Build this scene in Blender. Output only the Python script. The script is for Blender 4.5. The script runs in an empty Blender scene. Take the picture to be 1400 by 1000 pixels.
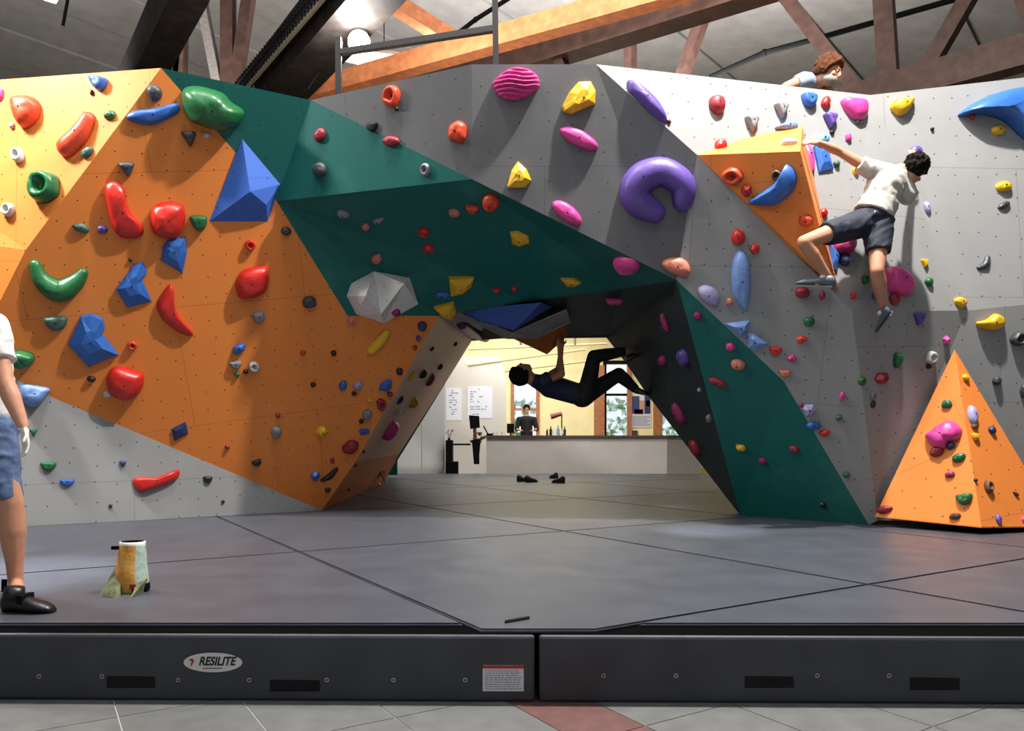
import bpy, bmesh, math, random
from mathutils import Vector, Matrix, noise
from mathutils.bvhtree import BVHTree

sc = bpy.context.scene
C = sc.collection
F = 1050.0          # focal length in pixels of the 1400x1000 frame
HZ = 600.0          # horizon row
CH = 1.11           # camera height

# ---------------------------------------------------------------- camera, world, lights, exposure
cd = bpy.data.cameras.new('camera'); cam = bpy.data.objects.new('camera', cd); C.objects.link(cam)
cam.location = (0, 0, CH); cam.rotation_euler = (math.radians(90), 0, 0)
cd.sensor_width = 36; cd.lens = 27.0; cd.shift_y = 100/1400; cd.clip_end = 200
sc.camera = cam
sc.view_settings.view_transform = 'Standard'; sc.view_settings.look = 'None'
sc.view_settings.gamma = 1; sc.view_settings.use_curve_mapping = False
sc.view_settings.exposure = -0.15
sc.cycles.use_denoising = True
sc.cycles.max_bounces = 6; sc.cycles.diffuse_bounces = 4; sc.cycles.sample_clamp_indirect = 6
w = bpy.data.worlds.new('daylight'); sc.world = w; w.use_nodes = True
w.node_tree.nodes['Background'].inputs[0].default_value = (0.85, 0.93, 1, 1)
w.node_tree.nodes['Background'].inputs[1].default_value = 1.6

def area(name, loc, tgt, size, power, col=(1, 1, 1), spread=180, sy=None):
    l = bpy.data.lights.new(name, 'AREA'); l.energy = power; l.color = col; l.size = size
    l.spread = math.radians(spread)
    if sy: l.shape = 'RECTANGLE'; l.size_y = sy
    o = bpy.data.objects.new(name, l); C.objects.link(o); o.location = loc
    o.rotation_euler = (Vector(tgt)-Vector(loc)).to_track_quat('-Z', 'Y').to_euler()
    return o
WARM = (1, .95, .88)
area('high_bay_light', (-5.2, 5.3, 5.5), (-4.75, 6.6, 2.8), .4, 290, WARM, 150)
area('high_bay_light', (-3.8, 4.8, 8.0), (-3.6, 5.3, 2), .5, 170, WARM)
area('high_bay_light', (-1.6, 5.0, 8.0), (-1.5, 5.4, 2), .6, 260, WARM)
area('high_bay_light', (1.2, 4.8, 8.0), (1.3, 5.4, 2), .6, 150, WARM)
area('high_bay_light', (2.5, 4.7, 8.4), (2.6, 6.3, 2.0), .2, 1080, WARM, 160)
area('high_bay_light', (5.6, 4.9, 8.0), (5.5, 5.5, 2), .3, 110, WARM)
area('high_bay_light', (7.4, 4.6, 7.8), (7.2, 5.4, 2), .6, 170, WARM)
area('strip_light', (0, 2.2, 7.4), (0, 3.2, .5), 7.0, 130, (.86, .93, 1), sy=1.0)
area('strip_light', (0, -2.6, 5.6), (0, 4.5, 1.0), 6.0, 110, (.9, .95, 1), sy=1.2)
area('deck_light', (1.5, 12.5, 6.2), (1.5, 12.6, 9), 6.0, 1300, (1, .98, .96), sy=2)
area('deck_light', (-5.5, 11.0, 5.6), (-5.5, 11.2, 9), 3.0, 480, (1, .97, .95), sy=2)
area('reception_light', (0.4, 20.6, 4.3), (0.6, 21.2, 0), 4.0, 210, (1, .96, .88), sy=2)
area('reception_light', (.8, 16.0, 4.6), (.8, 19, .8), 3.0, 190, (1, .97, .93), sy=1)
area('reception_light', (1.6, 13.2, 4.6), (-1.2, 11.5, 1.0), 1.0, 60, (1, .95, .88), sy=1)

def spot(name, loc, tgt, power, deg, col=(.9, .95, 1)):
    l = bpy.data.lights.new(name, 'SPOT'); l.energy = power; l.color = col; l.spot_size = math.radians(deg); l.spot_blend = 1; l.shadow_soft_size = .08
    o = bpy.data.objects.new(name, l); C.objects.link(o); o.location = loc; o.rotation_euler = (Vector(tgt)-Vector(loc)).to_track_quat('-Z', 'Y').to_euler()
spot('track_spot', (-3.6, 4.4, 7.5), (-3.05, 4.55, .3), 7000, 15)
spot('track_spot', (1.2, 5.2, 7.5), (1.72, 6.72, .3), 5000, 9)

# ---------------------------------------------------------------- helpers
def P(u, v, Y): return Vector(((u-700)*Y/F, Y, CH+(HZ-v)*Y/F))
def ray(u, v): return Vector(((u-700)/F, 1, (HZ-v)/F))
def G(u, v, z=.30):
    Y = (CH-z)*F/(v-HZ); return Vector(((u-700)*Y/F, Y, z))
def Z(u, v, z): return P(u, v, (z-CH)*F/(HZ-v))
def s2l(c): return c/12.92 if c <= .04045 else ((c+.055)/1.055)**2.4
def rgb(h): return tuple(s2l(int(h[i:i+2], 16)/255) for i in (0, 2, 4))

MATS = {}
def mat(name, col, rough=.5, bump=0, scale=20, dist=.01, var=0, metal=0, emit=0, spec=.5, col2=None, det=4):
    if name in MATS: return MATS[name]
    m = bpy.data.materials.new(name); m.use_nodes = True; MATS[name] = m
    nt = m.node_tree; N = nt.nodes; L = nt.links; b = N['Principled BSDF']
    if isinstance(col, str): col = rgb(col)
    b.inputs['Base Color'].default_value = (*col, 1); b.inputs['Roughness'].default_value = rough
    b.inputs['Metallic'].default_value = metal; b.inputs['Specular IOR Level'].default_value = spec
    if emit:
        b.inputs['Emission Color'].default_value = (*col, 1); b.inputs['Emission Strength'].default_value = emit
    if bump or var or col2:
        tc = N.new('ShaderNodeTexCoord'); ns = N.new('ShaderNodeTexNoise')
        ns.inputs['Scale'].default_value = scale; ns.inputs['Detail'].default_value = det
        L.new(tc.outputs['Object'], ns.inputs['Vector'])
        if var or col2:
            mx = N.new('ShaderNodeMix'); mx.data_type = 'RGBA'
            c2 = rgb(col2) if isinstance(col2, str) else (col2 or tuple(min(1, x*(1+var)+.02*var) for x in col))
            c1 = col if col2 else tuple(x*(1-var) for x in col)
            mx.inputs[6].default_value = (*c1, 1); mx.inputs[7].default_value = (*c2, 1)
            rp = N.new('ShaderNodeMapRange'); rp.inputs[1].default_value = .35; rp.inputs[2].default_value = .7
            L.new(ns.outputs[0], rp.inputs[0]); L.new(rp.outputs[0], mx.inputs[0]); L.new(mx.outputs[2], b.inputs['Base Color'])
        if bump:
            bp = N.new('ShaderNodeBump'); bp.inputs['Strength'].default_value = bump; bp.inputs['Distance'].default_value = dist
            L.new(ns.outputs[0], bp.inputs['Height']); L.new(bp.outputs[0], b.inputs['Normal'])
    return m

def panel_mat(name, col, spacing=.19, rough=.55, scuff='9a9a96', amt=.35):
    """painted plywood: holes for threaded inserts on a loose grid (UV in metres), sheet joints, chalk scuffs"""
    if name in MATS: return MATS[name]
    m = bpy.data.materials.new(name); m.use_nodes = True; MATS[name] = m
    nt = m.node_tree; N = nt.nodes; L = nt.links; b = N['Principled BSDF']
    b.inputs['Roughness'].default_value = rough; b.inputs['Specular IOR Level'].default_value = .35
    uv = N.new('ShaderNodeUVMap'); tc = uv
    def math_(op, a, bb=None):
        n = N.new('ShaderNodeMath'); n.operation = op
        for i, x in enumerate((a, bb)):
            if x is None: continue
            if isinstance(x, (int, float)): n.inputs[i].default_value = x
            else: L.new(x, n.inputs[i])
        return n.outputs[0]
    # loosely staggered holes: voronoi with low randomness
    vo = N.new('ShaderNodeTexVoronoi'); vo.voronoi_dimensions = '2D'; vo.inputs['Scale'].default_value = 1/spacing
    vo.inputs['Randomness'].default_value = .33; L.new(uv.outputs[0], vo.inputs['Vector'])
    hole = math_('LESS_THAN', vo.outputs['Distance'], .0072/spacing)
    ns = N.new('ShaderNodeTexNoise'); ns.inputs['Scale'].default_value = 1.3; ns.inputs['Detail'].default_value = 8
    ns.inputs['Roughness'].default_value = .65
    L.new(uv.outputs[0], ns.inputs['Vector'])
    mr = N.new('ShaderNodeMapRange'); mr.inputs[1].default_value = .52; mr.inputs[2].default_value = .8; mr.inputs[4].default_value = amt
    L.new(ns.outputs[0], mr.inputs[0])
    m1 = N.new('ShaderNodeMix'); m1.data_type = 'RGBA'
    m1.inputs[6].default_value = (*rgb(col), 1); m1.inputs[7].default_value = (*rgb(scuff), 1); L.new(mr.outputs[0], m1.inputs[0])
    # sheet joints 1.22 x 2.44
    br = N.new('ShaderNodeTexBrick'); br.inputs['Scale'].default_value = 1; br.offset = .5
    br.inputs['Brick Width'].default_value = 2.44; br.inputs['Row Height'].default_value = 1.22
    br.inputs['Mortar Size'].default_value = .0035; L.new(uv.outputs[0], br.inputs['Vector'])
    j = math_('MULTIPLY', br.outputs['Fac'], .3)
    k = math_('MAXIMUM', math_('MULTIPLY', hole, .85), j)
    m2 = N.new('ShaderNodeMix'); m2.data_type = 'RGBA'; m2.inputs[7].default_value = (.01, .01, .01, 1)
    L.new(m1.outputs[2], m2.inputs[6]); L.new(k, m2.inputs[0]); L.new(m2.outputs[2], b.inputs['Base Color'])
    n2 = N.new('ShaderNodeTexNoise'); n2.inputs['Scale'].default_value = 60; L.new(uv.outputs[0], n2.inputs['Vector'])
    bp = N.new('ShaderNodeBump'); bp.inputs['Strength'].default_value = .15; bp.inputs['Distance'].default_value = .004
    L.new(math_('SUBTRACT', n2.outputs[0], math_('MULTIPLY', k, 3)), bp.inputs['Height']); L.new(bp.outputs[0], b.inputs['Normal'])
    return m

def tag(o, label=None, cat=None, group=None, kind=None):
    if label: o['label'] = label
    if cat: o['category'] = cat
    if group: o['group'] = group
    if kind: o['kind'] = kind
    return o
def empty(name, loc=(0, 0, 0), label=None, cat=None, group=None, kind=None):
    o = bpy.data.objects.new(name, None); C.objects.link(o); o.location = loc; o.empty_display_size = .1
    return tag(o, label, cat, group, kind)
def link(name, me, m, parent=None, smooth=False):
    for x in (m if isinstance(m, (list, tuple)) else [m]): me.materials.append(x)
    if smooth: me.polygons.foreach_set('use_smooth', [True]*len(me.polygons))
    o = bpy.data.objects.new(name, me); C.objects.link(o)
    if parent: o.parent = parent; o.matrix_parent_inverse = Matrix.Translation(parent.location).inverted()
    return o
def obj(name, bm, m, parent=None, smooth=False, bevel=0):
    if bevel:
        bmesh.ops.bevel(bm, geom=bm.edges[:], offset=bevel, segments=2, affect='EDGES', profile=.5, clamp_overlap=True)
    bmesh.ops.recalc_face_normals(bm, faces=bm.faces)
    me = bpy.data.meshes.new(name); bm.to_mesh(me); bm.free()
    return link(name, me, m, parent, smooth)
def centred(o):
    """move a lone mesh's origin to the middle of its underside"""
    vs = [v.co.copy() for v in o.data.vertices]
    c = Vector(((min(v.x for v in vs)+max(v.x for v in vs))/2, (min(v.y for v in vs)+max(v.y for v in vs))/2, min(v.z for v in vs)))
    o.data.transform(Matrix.Translation(-c)); o.location = c
    return o
def box(bm, a, b):
    a, b = Vector(a), Vector(b)
    vs = [bm.verts.new((x, y, z)) for x in (a.x, b.x) for y in (a.y, b.y) for z in (a.z, b.z)]
    for f in ((0, 1, 3, 2), (4, 6, 7, 5), (0, 4, 5, 1), (2, 3, 7, 6), (0, 2, 6, 4), (1, 5, 7, 3)): bm.faces.new([vs[i] for i in f])
def BM(): return bmesh.new()
def boxo(name, a, b, m, parent=None, bevel=0):
    bm = BM(); box(bm, a, b); return obj(name, bm, m, parent, bevel=bevel)
def frame_of(d):
    d = d.normalized(); x = d.cross(Vector((0, 0, 1)))
    if x.length < 1e-3: x = Vector((1, 0, 0))
    x.normalize(); return x, x.cross(d).normalized()
def beam(bm, a, b, wx, wz, roll=0):
    a, b = Vector(a), Vector(b); x, y = frame_of(b-a)
    if roll: R = Matrix.Rotation(roll, 3, (b-a).normalized()); x = R @ x; y = R @ y
    vs = [bm.verts.new(p+x*sx*wx/2+y*sy*wz/2) for p in (a, b) for sx, sy in ((-1, -1), (1, -1), (1, 1), (-1, 1))]
    for f in ((0, 1, 2, 3), (7, 6, 5, 4), (0, 4, 5, 1), (1, 5, 6, 2), (2, 6, 7, 3), (3, 7, 4, 0)): bm.faces.new([vs[i] for i in f])
def cyl(bm, a, b, r0, r1=None, n=12, caps=True):
    a, b = Vector(a), Vector(b); r1 = r0 if r1 is None else r1; x, y = frame_of(b-a)
    A = []; B = []
    for i in range(n):
        t = 2*math.pi*i/n; d = x*math.cos(t)+y*math.sin(t); A.append(bm.verts.new(a+d*r0)); B.append(bm.verts.new(b+d*r1))
    for i in range(n): bm.faces.new((A[i], A[(i+1) % n], B[(i+1) % n], B[i]))
    if caps: bm.faces.new(A[::-1]); bm.faces.new(B)
def ell(bm, c, r, rot=None, seg=16):
    M = Matrix.Translation(Vector(c)) @ (rot.to_4x4() if rot else Matrix.Identity(4)) @ Matrix.Diagonal((*r, 1))
    bmesh.ops.create_uvsphere(bm, u_segments=seg, v_segments=seg*2//3, radius=1, matrix=M)
def capsule(bm, a, b, r0, r1, n=14):
    cyl(bm, a, b, r0, r1, n); ell(bm, a, (r0,)*3, seg=n); ell(bm, b, (r1,)*3, seg=n)
def prism(bm, pts, d):
    """closed polygon pts extruded by vector d"""
    A = [bm.verts.new(p) for p in pts]; B = [bm.verts.new(Vector(p)+d) for p in pts]; n = len(pts)
    bm.faces.new(A); bm.faces.new(B[::-1])
    for i in range(n): bm.faces.new((A[i], B[i], B[(i+1) % n], A[(i+1) % n]))
def remeshed(bm, vox, smooth_it=4):
    me = bpy.data.meshes.new('tmp'); bm.to_mesh(me); bm.free()
    o = bpy.data.objects.new('tmp', me); C.objects.link(o)
    r = o.modifiers.new('r', 'REMESH'); r.mode = 'VOXEL'; r.voxel_size = vox; r.use_smooth_shade = True
    if smooth_it: s = o.modifiers.new('s', 'SMOOTH'); s.iterations = smooth_it; s.factor = .5
    dg = bpy.context.evaluated_depsgraph_get(); out = bpy.data.meshes.new_from_object(o.evaluated_get(dg))
    bpy.data.objects.remove(o); bpy.data.meshes.remove(me); out.materials.clear()
    return out
# ================================================================= SETTING
m_conc = mat('grout', 'a9aaaa', .7)
m_tile = mat('grey_tile', '606161', .55, bump=.15, scale=9, var=.12)  # tile grey lowered to show the shade in front of the mats
m_red = mat('brick_red_tile', '5e3c3a', .6, bump=.15, scale=12, var=.15)
m_wallp = mat('plaster_grey', '8e8e8c', .8, bump=.1, scale=4, var=.06)
m_cream = mat('cream_plaster', 'ecdca6', .8, var=.05, scale=3)
m_ceil = mat('roof_deck_grey', '8d8a87', .85, bump=.3, scale=3, var=.1)
m_mat = mat('charcoal_vinyl', '41454e', .42, bump=.25, scale=3.5, var=.12, spec=.45, det=6)
m_mat2 = mat('charcoal_vinyl_front', '3a3d45', .5, bump=.3, scale=5, var=.12, spec=.45)
m_blk = mat('black', '0a0a0b', .8, spec=.12)
m_hook = mat('hook_strip', '060606', .95, spec=.03)

th = math.radians(31.8); PB = Vector((math.cos(th), math.sin(th), 0)); QA = Vector((-math.sin(th), math.cos(th), 0))
def clip(bm, co, no):
    bmesh.ops.bisect_plane(bm, geom=bm.verts[:]+bm.edges[:]+bm.faces[:], plane_co=co, plane_no=no, clear_outer=True)
def cell(p0, p1, q0, q1, z, clips):
    bm = BM(); bm.faces.new([bm.verts.new(PB*p+QA*q+Vector((0, 0, z))) for p, q in ((p0, q0), (p1, q0), (p1, q1), (p0, q1))])
    for co, no in clips: clip(bm, co, no)
    return bm
# floor slab with laid tiles near the mats
floor = boxo('floor', (-14, -6, -.2), (14, 27, -.004), m_conc); tag(floor, kind='structure')
ps = [.28-.47*k for k in range(16)][::-1]+[.745, 1.215, 1.69]; strips = [(ps[i], ps[i+1], m_tile) for i in range(len(ps)-1)]
strips.append((1.69, 2.0, m_red)); strips += [(2.0+.47*k, 2.47+.47*k, m_tile) for k in range(9)]
for p0, p1, m in strips:
    for k in range(-10, 16):
        q0 = 2.84-.59*k; q1 = q0+.59
        bm = cell(p0+.003, p1-.003, q0+.003, q1-.003, -.004, [(Vector((0, 3.6, 0)), Vector((0, 1, 0))), (Vector((0, 1.9, 0)), Vector((0, -1, 0))),
                 (Vector((-3.8, 0, 0)), Vector((-1, 0, 0))), (Vector((3.8, 0, 0)), Vector((1, 0, 0)))])
        if len(bm.faces) == 0 or sum(f.calc_area() for f in bm.faces) < .004: bm.free(); continue
        r = bmesh.ops.extrude_face_region(bm, geom=bm.faces[:])
        for v in r['geom']:
            if isinstance(v, bmesh.types.BMVert): v.co.z = -.0005
        o = obj('tile', bm, m, floor)
        if m is m_red: o['label'] = 'brick red floor tile in the dark band'
# room shell
for nm, a, b, m in (('wall_left', (-12.2, -6, 0), (-12, 26, 10), m_wallp), ('wall_right', (12, -6, 0), (12.2, 26, 10), m_wallp),
                    ('wall_back', (-12, -6.2, 0), (12, -6, 10), m_wallp)):
    tag(boxo(nm, a, b, m), kind='structure')
# ceiling: curved roof deck in long strips
D1 = Vector((-1.17, 1, 0)).normalized(); D2 = Vector((1, 1.17, 0)).normalized()
ceil = empty('ceiling', (0, 10, 9.6)); tag(ceil, kind='structure')
def cz(s): return 9.7-.012*(s-6)**2
C0 = Vector((0, 8, 0)); k = 0; s = -17.0
while s < 21:
    e = s+1.22; bm = BM(); lo = .0 if k % 2 else .05
    a0, a1 = C0+D1*s, C0+D1*(e-.015)
    pts = []
    for q, z in ((a0, cz(s)), (a1, cz(e))):
        pts += [(q-D2*24, z), (q+D2*24, z)]
    vs = [Vector((p.x, p.y, z-lo)) for p, z in pts]
    prism(bm, [vs[0], vs[1], vs[3], vs[2]], Vector((0, 0, .09)))
    clip(bm, (13, 0, 0), (1, 0, 0)); clip(bm, (-13, 0, 0), (-1, 0, 0)); clip(bm, (0, 26.5, 0), (0, 1, 0)); clip(bm, (0, -6.5, 0), (0, -1, 0))
    if len(bm.faces): obj('roof_panel', bm, m_ceil, ceil)
    else: bm.free()
    s = e; k += 1
boxo('roof_skin', (-13, -7, 9.9), (13, 27, 10), m_blk, ceil)

# ================================================================= CRASH MATS
base = {}
yl, yr = 3.265, 3.205
def fy(x): return yl+(x+3.11)/(4.28+0*x)*0+(x+2.2)*(yr-yl)/4.3
def front_mat(x0, x1, label):
    t = empty('crash_mat', ((x0+x1)/2, 4.2, 0), label, 'mat', 'thick crash mats edging the climbing floor')
    bm = BM(); prism(bm, [Vector((x0, fy(x0), .0)), Vector((x1, fy(x1), .0)), Vector((x1, 5.6, .0)), Vector((x0, 5.6, .0))], Vector((0, 0, .279)))
    obj('body', bm, m_mat2, t, bevel=.012)
    return t
mL = front_mat(-8, .095, 'left crash mat with the white oval logo and two dark handle slots')
mR = front_mat(.115, 8, 'right crash mat without a logo, right of the front joint')
def on_front(u, v):
    # point on the front face of the mat
    d = ray(u, v); a = (yr-yl)/4.3; t = (yl+2.2*a)/(1-d.x*a)
    return Vector((0, 0, CH))+d*t
m_metal = mat('nickel', 'b9b9b9', .3, metal=1)
m_paper = mat('white_print', 'd6d6d6', .6)
m_ink = mat('ink', '1a1a1c', .6); m_inkr = mat('red_ink', 'b03028', .6); m_inkb = mat('blue_grey_ink', '7f8ba8', .6)
out = Vector((0, -1, 0))
for u in (54, 140, 244, 341, 447, 538, 636, 825, 924, 1117, 1215):
    v = 922 + (3 if u < 160 else 8 if u < 700 else 2)
    c = on_front(u, v); bm = BM()
    cyl(bm, c+Vector((0, .004, 0)), c+out*.004, .011, .009, 14)
    g = obj('grommet', bm, m_metal, mL if u < 730 else mR)
    bm = BM(); cyl(bm, c+out*.003, c+out*.0055, .0045, .0045, 10); obj('hole', bm, m_blk, g)
for u0, u1, v0, v1 in ((146, 213, 925, 941), (369, 438, 930, 946), (1018, 1086, 925, 941), (1244, 1313, 927, 944)):
    a, b = on_front(u0, v1), on_front(u1, v0)
    boxo('handle_slot', (a.x, a.y-.003, a.z), (b.x, a.y+.01, b.z), mat('slot_webbing', '050506', .9), mL if u0 < 700 else mR, bevel=.002)
# oval logo
def text(body, size, m, parent, loc, shear=0, bold=0, sx=1, name='lettering', rot=(math.pi/2, 0, 0)):
    cu = bpy.data.curves.new('t', 'FONT'); cu.body = body; cu.size = size; cu.align_x = 'CENTER'; cu.align_y = 'CENTER'
    cu.shear = shear; cu.offset = bold; cu.extrude = .0006
    o = bpy.data.objects.new('t', cu); C.objects.link(o); dg = bpy.context.evaluated_depsgraph_get()
    me = bpy.data.meshes.new_from_object(o.evaluated_get(dg)); bpy.data.objects.remove(o)
    me.materials.clear()
    from mathutils import Euler
    me.transform(Matrix.Translation(Vector(loc)) @ Euler(rot).to_matrix().to_4x4() @ Matrix.Diagonal((sx, 1, 1, 1)))
    return link(name, me, m, parent)
def disc(bm, c, rx, rz, y0, y1, n=36):
    A = [bm.verts.new((c.x+rx*math.cos(t), y0, c.z+rz*math.sin(t))) for t in [2*math.pi*i/n for i in range(n)]]
    B = [bm.verts.new((v.co.x, y1, v.co.z)) for v in A]
    bm.faces.new(A); bm.faces.new(B[::-1])
    for i in range(n): bm.faces.new((A[i], B[i], B[(i+1) % n], A[(i+1) % n]))
c = on_front(291.5, 906); y = c.y
bm = BM(); disc(bm, c, .127, .044, y+.004, y-.002); lg = obj('logo_patch', bm, m_ink, mL); lg['label'] = 'white oval patch with black lettering'
bm = BM(); disc(bm, c, .1245, .0415, y, y-.003); obj('patch_face', bm, m_paper, lg)
text('RESILITE', .05, m_ink, lg, (c.x+.016, y-.0036, c.z+.004), .3, .0016, .84)
bm = BM()
for i in range(13): box(bm, (c.x-.042+i*.0062, y-.0042, c.z-.0265), (c.x-.0375+i*.0062, y-.003, c.z-.0225))
obj('small_print', bm, m_ink, lg)
bm = BM(); prism(bm, [Vector((c.x+a, y-.003, c.z+b)) for a, b in ((-.103, .012), (-.088, .018), (-.078, .008), (-.084, -.004), (-.092, -.018), (-.094, -.004), (-.088, .004), (-.096, .008))], Vector((0, -.0012, 0)))
obj('emblem', bm, m_inkr, lg)
# warning label
a, b = on_front(660, 945), on_front(716, 910); a.y = b.y-.002
lb = boxo('warning_label', (a.x, a.y-.0015, a.z), (b.x, a.y+.004, b.z), m_paper, mL); lb['label'] = 'white warning label with a red heading'
boxo('heading', (a.x, a.y-.0025, b.z-.013), (b.x, a.y, b.z), m_inkr, lb)
bm = BM(); rnd = random.Random(4)
for i in range(9):
    z = b.z-.021-i*.0094; x = a.x+.01
    while x < b.x-.02:
        wd = rnd.uniform(.006, .02); box(bm, (x, a.y-.0024, z-.0036), (min(x+wd, b.x-.008), a.y-.0012, z)); x += wd+.004
obj('small_print', bm, m_inkb, lb)
# black hook-and-loop strip along the front
for t, x0, x1 in ((mL, -8, .09), (mR, .12, 8)):
    bm = BM(); prism(bm, [Vector((x0, fy(x0)+.022, .276)), Vector((x1, fy(x1)+.022, .276)), Vector((x1, 3.45, .276)), Vector((x0, 3.45, .276))], Vector((0, 0, .0055)))
    obj('hook_and_loop_strip', bm, m_hook, t)
# covers laid out on the skewed grid
pls = [1.6+2.33*k for k in range(-5, 8)]; qls = [2.58+2.9*k for k in range(-3, 7)]
cov = empty('mat_flooring', (0, 8, 0), 'charcoal vinyl mat flooring under the climbing wall, split by dark seams', 'flooring')
boxo('foam_core', (-9, 5.61, 0), (9, 17.68, .278), m_mat2, cov)
rnd = random.Random(8)
for i in range(len(pls)-1):
    for j in range(len(qls)-1):
        mid = abs(pls[i]-1.6) < .01 and abs(qls[j]-2.58) < .01
        fr = 3.268 if mid else 3.37
        g = .0085
        bm = cell(pls[i]+g, pls[i+1]-g, qls[j]+g, qls[j+1]-g, .284, [(Vector((0, fr, 0)), Vector((0, -1, 0))), (Vector((0, 17.7, 0)), Vector((0, 1, 0))),
              (Vector((-8.9, 0, 0)), Vector((-1, 0, 0))), (Vector((8.9, 0, 0)), Vector((1, 0, 0)))])
        if not len(bm.faces): bm.free(); continue
        r = bmesh.ops.extrude_face_region(bm, geom=bm.faces[:])
        for v in r['geom']:
            if isinstance(v, bmesh.types.BMVert): v.co.z = .300
        up = [e for e in bm.edges if all(v.co.z > .295 for v in e.verts)]
        bmesh.ops.bevel(bm, geom=up, offset=.008, segments=2, affect='EDGES')
        obj('mat_cover', bm, m_mat, cov)
# narrow stitched seam at the front joint (the short loose flap)
bm = BM(); a, b = G(690, 853), G(724, 847); prism(bm, [a, b, b+Vector((0, .02, .004)), a+Vector((0, .02, .004))], Vector((0, 0, .006))); obj('loose_flap', bm, m_blk, cov)

# ================================================================= CLIMBING WALL
m_or = panel_mat('orange_panel', 'dd8038', scuff='d9935a', amt=.35)  # base orange paled toward the overexposed lamplit upper-left panel
m_te = panel_mat('teal_panel', '0b5d58', .3, scuff='5c9a90', amt=.3)
m_gr = panel_mat('grey_panel', '8c8d8e', scuff='adadac', amt=.3)
m_gd = panel_mat('grey_panel_shade_darkened', '5e5f62', .26, scuff='858586', amt=.25)  # same grey paint as the right wall, darkened for the overhang's shade
m_gr_bounce = panel_mat('grey_panel_bounce_tinted', 'cfa284', .2, scuff='bb9a80', amt=.3)  # grey plywood; warm orange bounce light baked into this colour
m_edge = mat('plywood_edge', 'c9b79a', .7)
cw = empty('climbing_wall', (0, 8, .3), 'angular arched climbing wall of orange, teal and grey plywood panels', 'climbing wall')

V = dict(
 a=P(-260, 128, 6.95), b=P(220, 93, 6.6), c=P(35, 342, 6.75), d=P(-14, 440, 7.1), d2=P(-260, 440, 6.95), d3=P(-260, 300, 6.8),
 kick=P(75, 545, 7.2), kick2=P(-10, 503, 6.98), kg0=G(-260, 733), kg1=G(0, 722), kg=G(440, 698),
 e1=P(248, 125, 6.68), e2=P(319, 205, 6.98), e3=P(378, 275, 7.25), e4=P(475, 432, 7.95), e5=P(600, 432, 8.6),
 f1=P(487, 630, 8.75), f2=G(505, 682), f3=P(526, 658, 14.0), f4=P(545, 622, 13), f5=P(632, 487, 11), f6=P(645, 466, 10.5),
 g0=P(425, 137, 7.23), g1=P(645, 245, 7.1), g2=P(925, 383, 7.2), g3=P(850, 395, 7.8), g4=P(720, 412, 8.2),
 h1=P(645, 88, 6.54), h2=P(815, 88, 6.54), h3=P(953, 212, 6.75), h4=P(1165, 425, 6.95), h5=G(1188, 718), h6=P(1072, 522, 7.1), h7=P(1088, 338, 6.87),
 i1=P(692, 462, 10), i2=P(830, 460, 9.6), i3=P(858, 500, 9.3), i4=P(885, 540, 9.0), i5=G(1012, 705), k1=P(1190, 130, 7.13), k2=P(1560, 88, 7.25),
 l1=P(1322, 425, 6.98), l2=G(1560, 716), l3=P(1200, 712, 7.6), l4=P(1560, 400, 7.35))
def plane3(a, b, c):
    n = (b-a).cross(c-a).normalized(); return lambda u, v: Vector((0, 0, CH))+ray(u, v)*((a-Vector((0, 0, CH))).dot(n)/ray(u, v).dot(n))
po = plane3(V['b'], V['kg'], V['kick'])
for k, uv in dict(c=(35, 342), d=(-14, 440), kick2=(-10, 503), e1=(248, 125), e2=(319, 205), e3=(378, 275), e4=(475, 432), e5=(600, 432), f1=(487, 630)).items():
    V[k] = po(*uv); print(k, [round(x, 2) for x in V[k]])
pr = plane3(V['h2'], V['k1'], V['l1'])
for k, uv in dict(h3=(953, 212), h4=(1165, 425)).items(): V[k] = pr(*uv); print(k, [round(x, 2) for x in V[k]])
pg = plane3(V['h3'], V['h4'], V['h5'])
for k, uv in dict(g2=(925, 383), h6=(1072, 522)).items(): V[k] = pg(*uv); print(k, [round(x, 2) for x in V[k]])
pk = plane3(V['h1'], V['h2'], V['g2']); V['g1'] = pk(645, 245); V['g0'] = P(425, 137, 7.02); print('g0', V['g0'], V['g1'])
pf = plane3(V['kg'], V['f1'], V['f3']); V['f2'] = pf(505, 682); V['f4'] = pf(545, 622)
pt_ = plane3(V['e5'], V['f1'], V['f4']); V['f5'] = pt_(632, 487); V['f6'] = pt_(645, 466)
print('f', [(k, [round(x, 2) for x in V[k]]) for k in ('f1', 'f2', 'f3', 'f4', 'f5', 'f6')])
V['l4'] = plane3(V['k1'], V['k2'], V['l1'])(1560, 400); V['l3'] = plane3(V['l1'], V['l4'], V['l2'])(1200, 712); print('l', V['l4'], V['l3'])
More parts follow.
